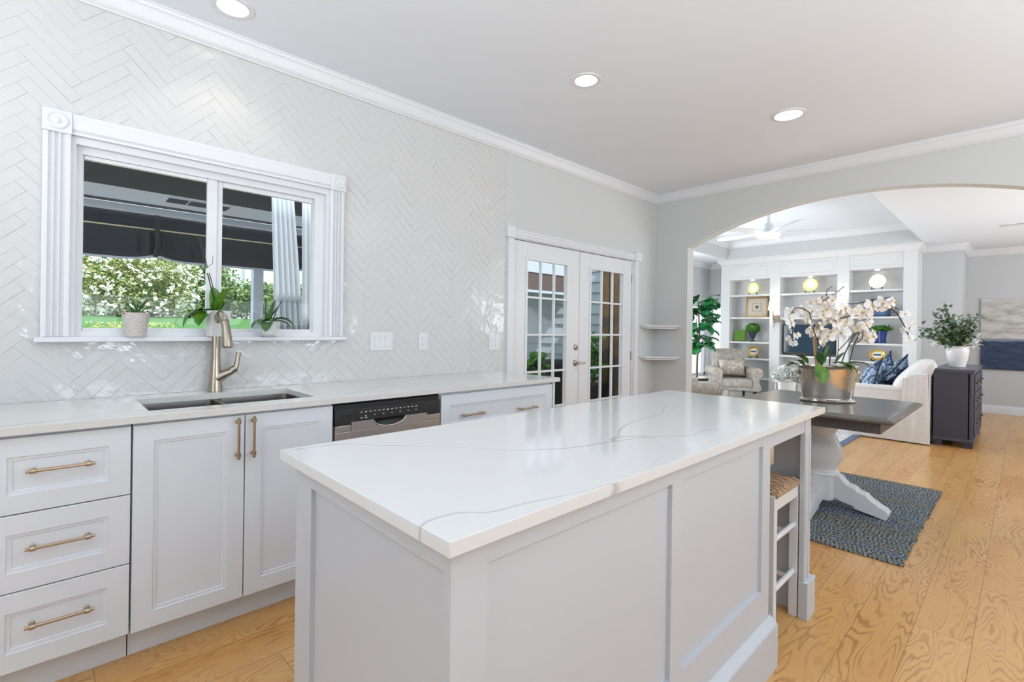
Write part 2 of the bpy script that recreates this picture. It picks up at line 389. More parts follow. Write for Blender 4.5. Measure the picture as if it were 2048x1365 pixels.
def wloc(o):
    v = Vector((0, 0, 0))
    while o is not None: v = v + o.location; o = o.parent
    return v
def tag(o, label=None, cat=None, group=None, kind=None):
    if label: o['label'] = label
    if cat: o['category'] = cat
    if group: o['group'] = group
    if kind: o['kind'] = kind
    return o
def build(name, mb, mats, parent=None, ang=35, smooth=True, local=False, **kw):
    wn = kw.pop('wn', True); me = bpy.data.meshes.new(name); bmesh.ops.recalc_face_normals(mb.bm, faces=mb.bm.faces) if kw.pop('recalc', True) else None
    mb.bm.to_mesh(me); mb.bm.free()
    for m in (mats if isinstance(mats, (list, tuple)) else [mats]): me.materials.append(m)
    if smooth and len(me.polygons):
        me.polygons.foreach_set('use_smooth', [True]*len(me.polygons)); me.set_sharp_from_angle(angle=math.radians(ang))
    o = bpy.data.objects.new(name, me); C.objects.link(o)
    if smooth and wn and 8 < len(me.polygons) < 4000: md = o.modifiers.new('weighted_normals', 'WEIGHTED_NORMAL'); md.keep_sharp = True; md.weight = 100
    if parent is not None:
        o.parent = parent
        if not local: o.location = -wloc(parent)
    return tag(o, **kw)
def thing(name, label, cat, loc, rz=0, group=None):
    o = bpy.data.objects.new(name, None); C.objects.link(o); o.location = loc; o.rotation_euler.z = rz; o.empty_display_size = .1
    return tag(o, label, cat, group)
def struct(name, mb, m, **kw): return build(name, mb, m, kind='structure', **kw)
def children(o): return [c for c in bpy.data.objects if c.parent == o]
def copy_tree(o, parent=None, loc=None, rz=None, label=None):
    c = o.copy(); C.objects.link(c)
    if parent is not None: c.parent = parent
    if loc is not None: c.location = loc
    if rz is not None: c.rotation_euler.z = rz
    if label: c['label'] = label
    for ch in children(o): copy_tree(ch, c)
    return c

YW = 2.86     # window wall plane
XA = 4.925    # arch wall plane
H1, H2 = 2.74, 2.62

# ---------------------------------------------------------------- room shell
struct('floor', MB().box(-2.1, 11.1, -2.8, 4.6, -.12, 0), m_floor)
struct('ceiling', MB().box(-2.1, XA+.02, -2.8, YW+.1, H1, H1+.1), m_ceil)
# living room ceiling: ring of lower ceiling around a tray
TX0, TX1, TY0, TY1, TZ = 5.75, 9.42, 1.06, 3.95, 2.92
c2 = MB()
c2.box(XA+.12, 11.1, -2.8, TY0, H2, TZ+.1).box(XA+.12, 11.1, TY1, 4.7, H2, TZ+.1).box(XA+.12, TX0, TY0, TY1, H2, TZ+.1).box(TX1, 11.1, TY0, TY1, H2, TZ+.1)
c2.box(TX0-.05, TX1+.05, TY0-.05, TY1+.05, TZ, TZ+.1)
struct('ceiling', c2, m_ceil)
struct('trim_1', MB().box(TX1-.004, TX1, TY0, TY1, H2+.001, TZ-.001).box(TX0, TX0+.004, TY0, TY1, H2+.001, TZ-.001).box(TX0, TX1, TY1-.004, TY1, H2+.001, TZ-.001).box(TX0, TX1, TY0, TY0+.004, H2+.001, TZ-.001), m_wall2)
def crown(H, d=.09, o=.065): return [(0, H-d), (.012, H-d), (.016, H-d+.012), (.03, H-d+.024), (o-.02, H-.03), (o-.008, H-.022), (o-.004, H-.01), (o, H-.008), (o, H), (0, H)]
struct('trim_2', MB().sweep([(-2.0, YW), (XA, YW)], crown(H1), side=-1).sweep([(XA, YW), (XA, -2.7)], crown(H1), side=-1), m_trim)
struct('trim_3', MB().sweep([(TX0+.004, TY0+.004), (TX1-.004, TY0+.004), (TX1-.004, TY1-.004), (TX0+.004, TY1-.004)], crown(TZ, .1, .07), closed=True), m_trim)

# window wall with window and door openings (tile face sits at YW)
WX0, WX1, WZ0, WZ1 = .075, 1.215, 1.185, 2.045
DX0, DX1, DZ1 = 2.70, 4.50, 2.0
def wall_open(x0, x1, y0, y1, z0, z1, holes):
    mb = MB(); xs = sorted(set([x0, x1] + [v for h in holes for v in h[:2]]))
    for a, b in zip(xs, xs[1:]):
        hs = sorted([h for h in holes if h[0] <= a and h[1] >= b], key=lambda h: h[2]); z = z0
        for h in hs:
            if h[2] > z: mb.box(a, b, y0, y1, z, h[2])
            z = h[3]
        if z < z1: mb.box(a, b, y0, y1, z, z1)
    return mb
struct('wall_north', wall_open(-2.1, XA+.02, YW+.0016, YW+.13, 0, H1, [(WX0, WX1, WZ0, WZ1), (DX0, DX1, 0, DZ1)]), m_grout)
# painted part of the wall, right of the tiles
struct('wall_north', wall_open(2.645, XA, YW, YW+.008, 0, H1, [(2.645, DX1, 0, DZ1)]), m_wall)

# herringbone tiles
def clip(poly, ax, lim, keep_less):
    out = []
    for i in range(len(poly)):
        p, q = poly[i], poly[(i+1) % len(poly)]
        ip = (p[ax] <= lim) == keep_less or p[ax] == lim; iq = (q[ax] <= lim) == keep_less or q[ax] == lim
        if ip: out.append(p)
        if ip != iq:
            t = (lim-p[ax])/(q[ax]-p[ax]); out.append((p[0]+(q[0]-p[0])*t, p[1]+(q[1]-p[1])*t))
    return out
TW, TL = .048, .24; s2 = math.sqrt(2)
regions = [(-.95, WX0, .915, H1), (WX1, 2.645, .915, H1), (WX0, WX1, .915, WZ0), (WX0, WX1, WZ1, H1)]
tiles = MB(); tv, tf = [], []
rs = random.Random(3)
for k2 in range(-14, 15):
    for k1 in range(-60, 60):
        bx, bz = k1*TW + k2*TL, k1*TW - k2*TL
        ox, oz = .447 + (bx-bz)/s2, 2.438 + (bx+bz)/s2
        if ox < -1.6 or ox > 3.2 or oz < .4 or oz > 3.1: continue
        for kind in (0, 1):
            g = .0008
            a0, a1, b0, b1 = (g, TL-g, g, TW-g) if kind == 0 else (-TW+g, -g, g, TL-g)
            poly = [(ox+(a-b)/s2, oz+(a+b)/s2) for a, b in ((a0, b0), (a1, b0), (a1, b1), (a0, b1))]
            tx, tz, off = rs.gauss(0, .007), rs.gauss(0, .007), rs.uniform(0, .0006)
            cx = sum(p[0] for p in poly)/4; cz = sum(p[1] for p in poly)/4
            px = [p[0] for p in poly]; pz = [p[1] for p in poly]
            hit = max(px) > WX0 and min(px) < WX1 and max(pz) > WZ0 and min(pz) < WZ1
            for (rx0, rx1, rz0, rz1) in (regions if hit else [(-.95, 2.645, .915, H1)]):
                q = poly
                for ax, lim, less in ((0, rx0, False), (0, rx1, True), (1, rz0, False), (1, rz1, True)):
                    if q: q = clip(q, ax, lim, less)
                if len(q) < 3: continue
                ar = abs(sum(q[i][0]*q[(i+1) % len(q)][1]-q[(i+1) % len(q)][0]*q[i][1] for i in range(len(q))))/2
                if ar < 1e-5: continue
                mx = sum(p[0] for p in q)/len(q); mz = sum(p[1] for p in q)/len(q)
                n = len(q); base = len(tv)
                for p in q: tv.append((p[0], YW+.0025, p[1]))
                for p in q: tv.append((p[0], YW+.0007+off, p[1]))
                for p in q:
                    dx, dz = mx-p[0], mz-p[1]; dl = math.hypot(dx, dz) or 1; e = min(.0002 if hit else .0016, dl*.3)
                    X, Z = p[0]+dx/dl*e, p[1]+dz/dl*e
                    tv.append((X, YW+off+(X-cx)*tx+(Z-cz)*tz, Z))
                for i in range(n):
                    j = (i+1) % n; tf.append((base+i, base+j, base+n+j, base+n+i)); tf.append((base+n+i, base+n+j, base+2*n+j, base+2*n+i))
                tf.append(tuple(base+2*n+i for i in range(n)))
tiles.faces(tv, tf)
struct('wall_tiles_north', tiles, m_tile, smooth=False)

# arch wall
AC, AH, ASP, AAP = 1.05, 1.43, 2.135, 2.45
AR = (AH**2+(AAP-ASP)**2)/(2*(AAP-ASP))
arc = []
for i in range(25):
    y = AC-AH + 2*AH*i/24; arc.append((y, AAP-AR+math.sqrt(max(0, AR**2-(y-AC)**2))))
poly = [(-2.8, 0), (AC-AH, 0)] + arc + [(AC+AH, 0), (YW+.13, 0), (YW+.13, 3.0), (-2.8, 3.0)]
struct('wall_east', MB().prism(poly, 'x', XA, XA+.13), m_wall)
# rest of the shell
struct('wall_west', wall_open(-2.8, YW+.1, 0, .1, 0, H1, [(-.4, 1.8, .85, 2.15)]), m_wall).matrix_world = Matrix(((0, -1, 0, -2.0), (1, 0, 0, 0), (0, 0, 1, 0), (0, 0, 0, 1)))
struct('wall_south', wall_open(-2.1, 11.1, -2.8, -2.7, 0, 3.0, [(.2, 3.6, .7, 2.2), (5.6, 9.2, .7, 2.3)]), m_wall)
LY = 4.53
struct('wall_living_north', wall_open(XA, 9.98, LY, LY+.12, 0, 3.0, [(5.8, 8.0, .35, 2.3), (8.5, 9.86, .35, 1.78)]), m_wall2)
struct('wall_living_west', MB().box(XA, XA+.13, YW+.13, LY+.12, 0, 3.0), m_wall2)
XB = 9.98
struct('wall_living_east', MB().box(XB, XB+.13, .667, 4.12, 0, 3.0).box(XB, XB+.13, 4.12, LY, 1.78, 3.0).box(XB, XB+.13, 4.12, LY, 0, .35).box(XB, XB+.13, LY, LY+.12, 0, 3.0).box(XB+.13, 10.95, .667, .75, 0, 3.0), m_wall2)
struct('wall_east_far', MB().box(10.95, 11.08, -2.7, .75, 0, 2.99), m_wall2)
struct('trim_4', MB().sweep([(XB, LY), (XB, .667), (10.95, .667), (10.95, -2.7)], crown(H2, .1, .08), side=-1).sweep([(XA+.13, LY), (XB, LY)], crown(H2, .1, .08), side=-1), m_trim)
bprof = [(0, 0), (.018, 0), (.018, .10), (.012, .115), (.008, .13), (0, .13)]
struct('baseboard_east', MB().sweep([(10.95, .667), (10.95, -2.7)], bprof, side=-1), m_trim)
struct('baseboard_living', MB().sweep([(XB, LY), (XB, .667), (10.95, .667)], bprof, side=-1), m_trim)
struct('baseboard_arch', MB().sweep([(XA, YW), (XA, AC+AH)], bprof, side=-1).sweep([(4.61, YW), (XA, YW)], bprof, side=-1), m_trim)

# living room windows, plus unseen south and west ones added for the fill
def plain_window(n, x0, x1, z0, z1, y, axis='y', cols=3):
    fr = MB(); t = .05
    def bx(a0, a1, c0, c1):
        if axis == 'y': fr.box(a0, a1, y-.03, y+.03, c0, c1)
        else: fr.box(y-.03, y+.03, a0, a1, c0, c1)
    bx(x0, x1, z0, z0+t); bx(x0, x1, z1-t, z1); bx(x0, x0+t, z0, z1); bx(x1-t, x1, z0, z1)
    for i in range(1, cols): xm = x0+(x1-x0)*i/cols; bx(xm-.03, xm+.03, z0, z1)
    f = struct('window_%d' % n, fr, m_trim)
    g = MB()
    if axis == 'y': g.box(x0, x1, y-.004, y+.004, z0, z1)
    else: g.box(y-.004, y+.004, x0, x1, z0, z1)
    build('pane', g, m_glass, f)
plain_window(2, 5.8, 8.0, .35, 2.3, LY+.06)
plain_window(6, 8.5, 9.86, .35, 1.78, LY+.06, 'y', 2)
plain_window(7, 4.12, LY, .35, 1.78, XB+.07, 'x', 1)
plain_window(3, .2, 3.6, .7, 2.2, -2.75)
plain_window(4, 5.6, 9.2, .7, 2.3, -2.75)
plain_window(5, -.4, 1.8, .85, 2.15, -2.05, 'x', 2)

# ---------------------------------------------------------------- kitchen window
def fluted(mb, x0, x1, z0, z1, y=YW):
    w_ = x1-x0; prof = []
    def add(t, d): prof.append((x0+w_*t, y-d))
    add(0, -.002); add(0, .024); add(.1, .026)
    for c in (.28, .5, .72):
        add(c-.09, .026); add(c-.06, .018); add(c, .014); add(c+.06, .018); add(c+.09, .026)
    add(.9, .026); add(1, .024); add(1, -.002)
    mb.prism(prof, 'z', z0, z1)
def rosette(mb, cx, cz, s=.095, y=YW):
    mb.box(cx-s/2, cx+s/2, y-.034, y+.002, cz-s/2, cz+s/2, .004)
    M = Matrix.Translation((cx, y-.034, cz)) @ Matrix.Rotation(PI/2, 4, 'X')
    mb.lathe([(.036, -.002), (.036, .004), (.031, .007), (.026, .003), (.016, .002), (.012, .006), (.006, .009), (.001, .009)], M=M, seg=28)
ct = MB()
fluted(ct, -.016, .072, 1.19, 2.06); fluted(ct, 1.213, 1.296, 1.19, 2.06)
rosette(ct, .028, 2.104); rosette(ct, 1.255, 2.104)
ct.prism([(YW+.002, 2.062), (YW-.022, 2.062), (YW-.022, 2.072), (YW-.015, 2.076), (YW-.024, 2.084), (YW-.026, 2.13), (YW-.03, 2.136), (YW-.03, 2.148), (YW+.002, 2.148)], 'x', .076, 1.207)
struct('trim_5', ct, m_trim)
wf = MB()
# sill and jamb lining
wf.box(-.035, 1.31, YW-.06, YW+.14, 1.167, 1.189, .004)
wf.box(.072, .09, YW-.001, YW+.13, 1.189, 2.06).box(1.198, 1.216, YW-.001, YW+.13, 1.189, 2.06).box(.09, 1.198, YW-.001, YW+.13, 2.03, 2.06)
# outer frame
y0, y1 = YW+.03, YW+.09
wf.box(.09, .112, y0, y1, 1.189, 2.03).box(1.14, 1.198, y0, y1, 1.189, 2.03).box(.112, 1.14, y0, y1, 1.998, 2.03).box(.112, 1.14, y0, y1, 1.189, 1.212)
win = struct('window_1', wf, m_trim)
for (a, b, zt, yo) in ((.106, .64, 1.998, 0), (.622, 1.150, 1.998, .012)):
    sh = MB(); f = .018 if yo == 0 else .026; fl = .05 if yo == 0 else .03
    xa, xb = a, b; lw, rw = (.012, .045) if yo == 0 else (.045, .012)
    ya, yb = y0+.01+yo, y0+.035+yo
    sh.box(xa, xa+lw, ya, yb, 1.21, zt, .003).box(xb-rw, xb, ya, yb, 1.21, zt, .003).box(xa+lw, xb-rw, ya, yb, zt-f, zt, .003).box(xa+lw, xb-rw, ya, yb, 1.21, 1.21+.018, .003)
    s_ = build('sash', sh, m_trim, win)
    build('pane', MB().box(xa+lw, xb-rw, ya+.01, ya+.016, 1.225, zt-f), m_glass, s_)
build('screen_edge', MB().box(1.146, 1.150, y0+.01, y0+.022, 1.215, 1.99), m_dark, win)

# ---------------------------------------------------------------- french doors
dt = MB()
dt.box(2.655, 2.722, YW-.02, YW+.012, 0, 1.98, .004).box(4.495, 4.565, YW-.02, YW+.012, 0, 1.98, .004)
dt.box(2.655, 2.722, YW-.024, YW-.02, 0, 1.975, .002)
dt.prism([(YW+.002, 1.985), (YW-.018, 1.985), (YW-.022, 1.995), (YW-.016, 2.005), (YW-.024, 2.015), (YW-.024, 2.03), (YW-.03, 2.036), (YW-.03, 2.048), (YW+.002, 2.048)], 'x', 2.722, 4.495)
dt.box(2.636, 2.726, YW-.036, YW+.012, 1.978, 2.07, .004).box(4.49, 4.604, YW-.036, YW+.012, 1.978, 2.07, .004)
dt.box(2.70, 4.53, YW+.0, YW+.13, 1.98, 2.0).box(2.70, 2.728, YW+.0, YW+.13, 0, 1.985).box(4.475, 4.50, YW, YW+.13, 0, 1.985)
struct('trim_6', dt, m_trim)
def french(n, x0, x1, gx0, gx1, hinge, label):
    d = MB(); ya, yb = YW+.012, YW+.052; z0, z1 = .01, 1.975; gz0, gz1 = .25, 1.83
    d.box(x0, gx0, ya, yb, z0, z1, .002).box(gx1, x1, ya, yb, z0, z1, .002).box(gx0, gx1, ya, yb, gz1, z1, .002).box(gx0, gx1, ya, yb, z0, gz0, .002)
    # moulding around the glass
    for i in range(1):
        e = .022
        d.box(gx0-e, gx0+.004, ya-.008, ya+.001, gz0-e, gz1+e, .003).box(gx1-.004, gx1+e, ya-.008, ya+.001, gz0-e, gz1+e, .003)
        d.box(gx0+.004, gx1-.004, ya-.008, ya+.001, gz1-.004, gz1+e, .003).box(gx0+.004, gx1-.004, ya-.008, ya+.001, gz0-e, gz0+.004, .003)
    D = struct('door_%d' % n, d, m_trim)
    mu = MB()
    for i in (1, 2): xm = gx0+(gx1-gx0)*i/3; mu.box(xm-.009, xm+.009, ya-.004, ya+.02, gz0, gz1, .003)
    for i in range(1, 5): zm = gz0+(gz1-gz0)*i/5; mu.box(gx0, gx1, ya-.003, ya+.019, zm-.009, zm+.009, .003)
    build('muntins', mu, m_trim, D)
    build('pane', MB().box(gx0, gx1, ya+.008, ya+.014, gz0, gz1), m_glass, D)
    for z in (1.79, .98, .2):
        h = MB(); h.tube([(hinge, ya-.006, z-.045), (hinge, ya-.006, z+.045)], .007, 8).box(hinge-.012, hinge+.012, ya-.003, ya+.001, z-.045, z+.045)
        build('hinge', h, m_nickel, D, label='small metal door hinge')
    return D
D1 = french(1, 2.732, 3.597, 2.905, 3.42, 2.728, '')
D2 = french(2, 3.603, 4.472, 3.77, 4.312, 4.476, '')
Mx = lambda x, z: Matrix.Translation((x, YW+.012, z)) @ Matrix.Rotation(PI/2, 4, 'X')
build('deadbolt', MB().lathe([(.028, 0), (.028, .006), (.024, .012), (.01, .014), (.008, .022), (.001, .023)], M=Mx(3.551, 1.083)).box(3.546, 3.556, YW-.018, YW-.008, 1.068, 1.098, .002), m_nickel, D1, label='nickel deadbolt')
lv = MB().lathe([(.03, 0), (.03, .006), (.026, .012), (.012, .016), (.010, .04), (.001, .042)], M=Mx(3.551, .938))
lv.tube([(3.551, YW-.026, .938), (3.585, YW-.034, .940), (3.62, YW-.036, .934), (3.645, YW-.034, .940)], [.011, .010, .008, .006], 10)
build('door_handle', lv, m_nickel, D1, label='curved nickel lever handle')

# ---------------------------------------------------------------- corner shelves
for z, lb in ((1.303, 'white wooden corner shelf, upper one beside the french doors'), (.968, 'white wooden corner shelf, lower one beside the french doors')):
    mb = MB(); rings = []
    for zz, e in ((z-.035, -.03), (z-.028, -.03), (z-.016, -.006), (z-.010, 0), (z, 0)):
        a, b = .30+e, .31+e; w_ = .06
        rings.append([(XA-.001, YW-.001, zz), (XA-a, YW-.001, zz), (XA-a, YW-w_, zz), (XA-w_, YW-b, zz), (XA-.001, YW-b, zz)])
    mb.rings(rings); o = build('corner_shelf', mb, m_trim); tag(o, lb, 'shelf', 'corner shelves')

# ---------------------------------------------------------------- base cabinets
YF = 2.24
def panel_front(mb, x0, x1, z0, z1, yf, fr=.072, th=.02):
    rr = []
    def ring(e, d): return [(x0+e, yf+d, z0+e), (x1-e, yf+d, z0+e), (x1-e, yf+d, z1-e), (x0+e, yf+d, z1-e)]
    mb.rings([ring(0, th), ring(0, .002), ring(.002, 0), ring(fr, 0), ring(fr+.002, .004), ring(fr+.012, .0055), ring(fr+.014, .009)], cap0=True, cap1=True)
    return mb
def bar_handle(x, y, z, L, vert=False):
    mb = MB(); M = Matrix.Translation((x, y, z))
    if vert: M = M @ Matrix.Rotation(PI/2, 4, 'Y')
    h = L/2
    mb.tube([(-h, -.03, 0), (-h+.004, -.03, 0), (h-.004, -.03, 0), (h, -.03, 0)], .0055, 10, M=M)
    for s_ in (-1, 1):
        c = s_*(h-.018)
        mb.tube([(c-.008, -.03, 0), (c-.007, -.03, 0), (c+.007, -.03, 0), (c+.008, -.03, 0)], [.007, .0085, .0085, .007], 12, M=M)
        mb.tube([(c, .0, 0), (c, -.004, 0), (c, -.006, 0), (c, -.03, 0)], [.008, .008, .005, .005], 10, M=M)
    return mb
def carcass(mb, x0, x1): mb.box(x0, x1, YF+.021, YW-.002, .11, .884).box(x0, x1, YF+.08, YW-.002, 0, .11)
def cab(name, x0, x1, label, cat='cabinet'):
    t = thing(name, label, cat, ((x0+x1)/2, 2.5, 0)); mb = MB(); carcass(mb, x0+.001, x1-.001)
    build('body', mb, m_cab, t); return t
def drawers(t, x0, x1, spans):
    for (z0, z1, hs) in spans:
        d = build('drawer', panel_front(MB(), x0, x1, z0, z1, YF, .062), m_cab, t)
        for hx, hz, L in hs: build('handle', bar_handle(hx, YF, hz, L), m_bronze, d, label='bronze bar handle')
t = cab('drawer_cabinet', -.15, .232, 'white three-drawer base cabinet with bronze bar handles, left of the sink doors')
drawers(t, -.147, .230, [(.630, .876, [(.044, .768, .172)]), (.378, .626, [(.045, .517, .172)]), (.120, .374, [(.046, .263, .172)])])
t = cab('drawer_cabinet', -.92, -.152, 'white wide drawer base cabinet at the far left end of the counter')
drawers(t, -.918, -.154, [(.630, .876, [(-.53, .768, .172)]), (.378, .626, [(-.53, .517, .172)]), (.120, .374, [(-.53, .263, .172)])])
t = thing('sink_cabinet', 'white two-door sink base cabinet with tall bronze pulls', 'cabinet', (.61, 2.5, 0))
build('body', MB().box(.235, .253, YF+.021, YW-.002, .11, .884).box(.964, .982, YF+.021, YW-.002, .11, .884).box(.253, .964, YF+.021, YW-.002, .11, .13).box(.253, .964, YW-.02, YW-.002, .13, .884).box(.253, .964, YF+.021, YF+.04, .86, .884).box(.235, .982, YF+.08, YF+.10, 0, .11), m_cab, t)
for x0, x1, hx in ((.236, .605, .576), (.609, .981, .634)):
    d = build('door', panel_front(MB(), x0, x1, .116, .876, YF, .062), m_cab, t)
    build('handle', bar_handle(hx, YF, .785, .172, True), m_bronze, d, label='bronze bar pull')
t = cab('drawer_cabinet', 1.595, 2.53, 'white wide drawer base cabinet with two small handles, at the door end of the counter')
drawers(t, 1.60, 2.525, [(.640, .872, [(1.815, .748, .17), (2.27, .737, .17)]), (.378, .636, [(1.815, .517, .17), (2.27, .517, .17)]), (.120, .374, [(1.815, .263, .17), (2.27, .263, .17)])])
build('end_panel', MB().box(2.531, 2.552, YF-.001, YW-.002, 0, .884), m_trim, t)

# dishwasher
t = thing('dishwasher', 'stainless steel dishwasher with black control strip under the counter', 'dishwasher', (1.29, 2.5, 0))
build('body', MB().box(.986, 1.592, YF+.03, YW-.01, .1, .878).box(.99, 1.588, YF+.08, YF+.1, 0, .1), m_dark, t)
dm = MB(); x0, x1 = .990, 1.588
# curved lower steel door front with pocket
dm.box(x0, x1, YF-.006, YF+.03, .115, .745, .004)
dm.box(x0, 1.07, YF-.006, YF+.03, .745, .776, .003).box(1.50, x1, YF-.006, YF+.03, .745, .776, .003)
dm.prism([(1.07, .745), (1.50, .745), (1.50, .79), (1.37, .79), (1.355, .764), (1.33, .752), (1.22, .752), (1.195, .764), (1.18, .79), (1.07, .79)], 'y', YF-.010, YF+.03)
door = build('door', dm, m_steel, t)
hp = MB(); N = 12
hp.grid(lambda u, v: (1.18+.19*u, YF+.02-.026*(v)*(1 if 0 < u < 1 else 1), .795-.042*math.sin(PI*u)**.45*(v)), N, 4)
hp.box(1.175, 1.375, YF+.018, YF+.03, .742, .80)
build('handle_pocket', hp, m_blackp, door, label='dark scooped handle recess')
lip = MB().tube([(1.18+.19*i/12, YF-.010, .79-.040*math.sin(PI*i/12)**.45) for i in range(13)], .0035, 8)
build('handle_lip', lip, m_steel, door)
pn = build('control_panel', MB().box(x0, 1.10, YF-.004, YF+.03, .776, .852, .003).box(1.46, x1, YF-.004, YF+.03, .776, .852, .003).box(1.095, 1.465, YF-.008, YF+.03, .79, .852, .003).box(x0, x1, YF+.01, YF+.03, .852, .872), m_blackp, t, label='black control panel')
vn = MB().box(1.02, 1.07, YF-.006, YF-.003, .822, .825).box(1.02, 1.07, YF-.006, YF-.003, .812, .815)
build('vent', vn, m_dark, pn)
bt = MB(); rr = random.Random(5)
for i in range(14):
    xx = 1.115+.024*i; bt.box(xx, xx+.010, YF-.0095, YF-.0078, .829+.002*rr.random(), .834, 0)
    if i % 2: bt.box(xx, xx+.008, YF-.0095, YF-.0078, .812, .815)
    if i in (0, 1): bt.box(xx, xx+.012, YF-.0095, YF-.0078, .802, .806)
build('button_marks', bt, m_plate, pn, label='small white button marks')

# worktop
ctp = MB(); z0, z1 = .888, .915
SX0, SX1, SY0, SY1 = .292, .932, 2.325, 2.715
ctp.box(-.94, SX0, 2.213, YW-.001, z0, z1, .0015).box(SX1, 2.576, 2.213, YW-.001, z0, z1, .0015).box(SX0-.002, SX1+.002, 2.213, SY0, z0, z1, .0015).box(SX0-.002, SX1+.002, SY1, YW-.001, z0, z1, .0015)
o = build('worktop', ctp, m_quartz_c); tag(o, 'white veined quartz worktop along the tiled wall, cut out for the sink', 'worktop')
o.location.z = 0
sk = thing('sink', 'undermount stainless steel double bowl sink below the window', 'sink', (.61, 2.52, .70))
for a, b in ((SX0-.004, .588), (.604, SX1+.004)):
    mb = MB()
    def ring(e, z, a=a, b=b):
        out = []; r = .03
        for (cx, cy, s0) in ((b-e-r, SY1+.004-e-r, 0), (a+e+r, SY1+.004-e-r, 1), (a+e+r, SY0-.004+e+r, 2), (b-e-r, SY0-.004+e+r, 3)):
            for k in range(4): th = (s0+k/3)*PI/2; out.append((cx+r*math.cos(th), cy+r*math.sin(th), z))
        return out
    mb.rings([ring(-.008, .8875), ring(0, .8875), ring(.004, .86), ring(.01, .70), ring(.03, .69)], cap0=False, cap1=True)
    bowl = build('bowl', mb, m_steelsink, sk, recalc=True)
    build('drain', MB().lathe([(.04, .691), (.04, .694), (.02, .692), (.001, .692)], ((a+b)/2, 2.52)), m_steel, bowl)
fc = thing('kitchen_faucet', 'brushed nickel gooseneck kitchen faucet behind the sink', 'faucet', (.62, 2.805, .915))
fm = MB(); fx, fy = .62, 2.80
fm.tube([(fx, fy, .916), (fx, fy, .92), (fx, fy, .99), (fx, fy, 1.06), (fx, fy, 1.08), (fx, fy, 1.2), (fx, fy-.006, 1.25), (fx+.002, fy-.03, 1.285), (fx+.004, fy-.062, 1.300), (fx+.006, fy-.098, 1.290), (fx+.008, fy-.125, 1.262)],
        [.033, .033, .026, .0215, .020, .019, .019, .019, .0195, .0195, .019], 18)
build('body', fm, m_nickel, fc)
build('spray_head', MB().tube([(fx+.008, fy-.124, 1.264), (fx+.010, fy-.138, 1.235), (fx+.012, fy-.150, 1.19), (fx+.014, fy-.158, 1.145), (fx+.014, fy-.159, 1.140)], [.0185, .019, .0215, .024, .021], 18), m_nickel, fc)
hd = MB().tube([(fx, fy, .975), (fx+.03, fy-.010, .995), (fx+.062, fy-.018, 1.012), (fx+.078, fy-.02, 1.022)], [.028, .024, .0185, .0165], 14)
hd.tube([(fx+.066, fy-.019, 1.016), (fx+.086, fy-.022, 1.03)], [.0185, .0185], 14)
hd.tube([(fx+.078, fy-.021, 1.024), (fx+.088, fy-.022, 1.042), (fx+.093, fy-.022, 1.075), (fx+.099, fy-.022, 1.110)], [.0155, .0125, .0105, .0125], 12)
build('handle', hd, m_nickel, fc)

# switches and outlet
def plate(name, label, cat, x0, x1, z0, z1, kind):
    o = build(name, MB().box(x0, x1, YW-.008, YW+.0005, z0, z1, .003), m_plate); tag(o, label, cat)
    n = {'s3': 3, 's2': 2}.get(kind, 0)
    for i in range(n):
        w_ = (x1-x0); cx = x0+w_*(i+.5+.35*(n == 3)*0)/n if n == 2 else x0+w_*(.27+.23*i*1.0)
        if n == 2: cx = x0+w_*(.32+.36*i)
        build('rocker', MB().prism([(YW-.007, z0+.025), (YW-.0115, z0+.027), (YW-.009, (z0+z1)/2), (YW-.0125, z1-.027), (YW-.007, z1-.025)], 'x', cx-.014, cx+.014), m_trim, o)
    if kind == 'o':
        for zc in ((z0+z1)/2+.02, (z0+z1)/2-.02):
            r = build('socket', MB().box((x0+x1)/2-.014, (x0+x1)/2+.014, YW-.010, YW-.007, zc-.015, zc+.015, .003), m_trim, o)
            build('slots', MB().box((x0+x1)/2-.007, (x0+x1)/2-.005, YW-.0106, YW-.0098, zc-.002, zc+.006).box((x0+x1)/2+.005, (x0+x1)/2+.007, YW-.0106, YW-.0098, zc-.002, zc+.006).box((x0+x1)/2-.002, (x0+x1)/2+.002, YW-.0106, YW-.0098, zc-.011, zc-.007), m_dark, r)
    return o
plate('switch_plate', 'white triple rocker switch plate on the tiles near the window', 'switch', 1.486, 1.646, 1.098, 1.215, 's3')
plate('wall_outlet', 'white double electrical outlet on the tiled wall', 'outlet', 1.842, 1.915, 1.096, 1.214, 'o')
plate('switch_plate', 'white double rocker switch plate on the tiles beside the french doors', 'switch', 2.475, 2.595, 1.08, 1.197, 's2')

# ---------------------------------------------------------------- recessed lights
def spot(name, loc, e, ang=1.9, blend=.6, col=(1, .95, .88), d=(0, 0, -1), r=.05):
    l = bpy.data.lights.new(name, 'SPOT'); l.energy = e; l.spot_size = ang; l.spot_blend = blend; l.color = col; l.shadow_soft_size = r
    o = bpy.data.objects.new(name, l); C.objects.link(o); o.location = loc; o.rotation_euler = Vector(d).to_track_quat('-Z', 'Y').to_euler(); return o
def downlight(x, y, label, r=.078):
    t = thing('recessed_light', label, 'ceiling light', (x, y, H1), group='recessed ceiling lights')
    build('trim_ring', MB().lathe([(r-.012, H1+.001), (r-.012, H1-.003), (r-.004, H1-.006), (r+.012, H1-.004), (r+.014, H1+.001)], (x, y), 32, cap=False), m_trim, t)
    build('reflector', MB().lathe([(r-.012, H1-.002), (r-.016, H1+.02), (r-.024, H1+.06)], (x, y), 32, cap=False), m_canin, t)
    build('bulb', MB().lathe([(r-.024, H1+.055), (r-.03, H1+.05), (.001, H1+.045)], (x, y), 32), m_bulb, t)
    l = spot('downlight_lamp', (x, y, H1-.012), 3, 1.75, .35); return t
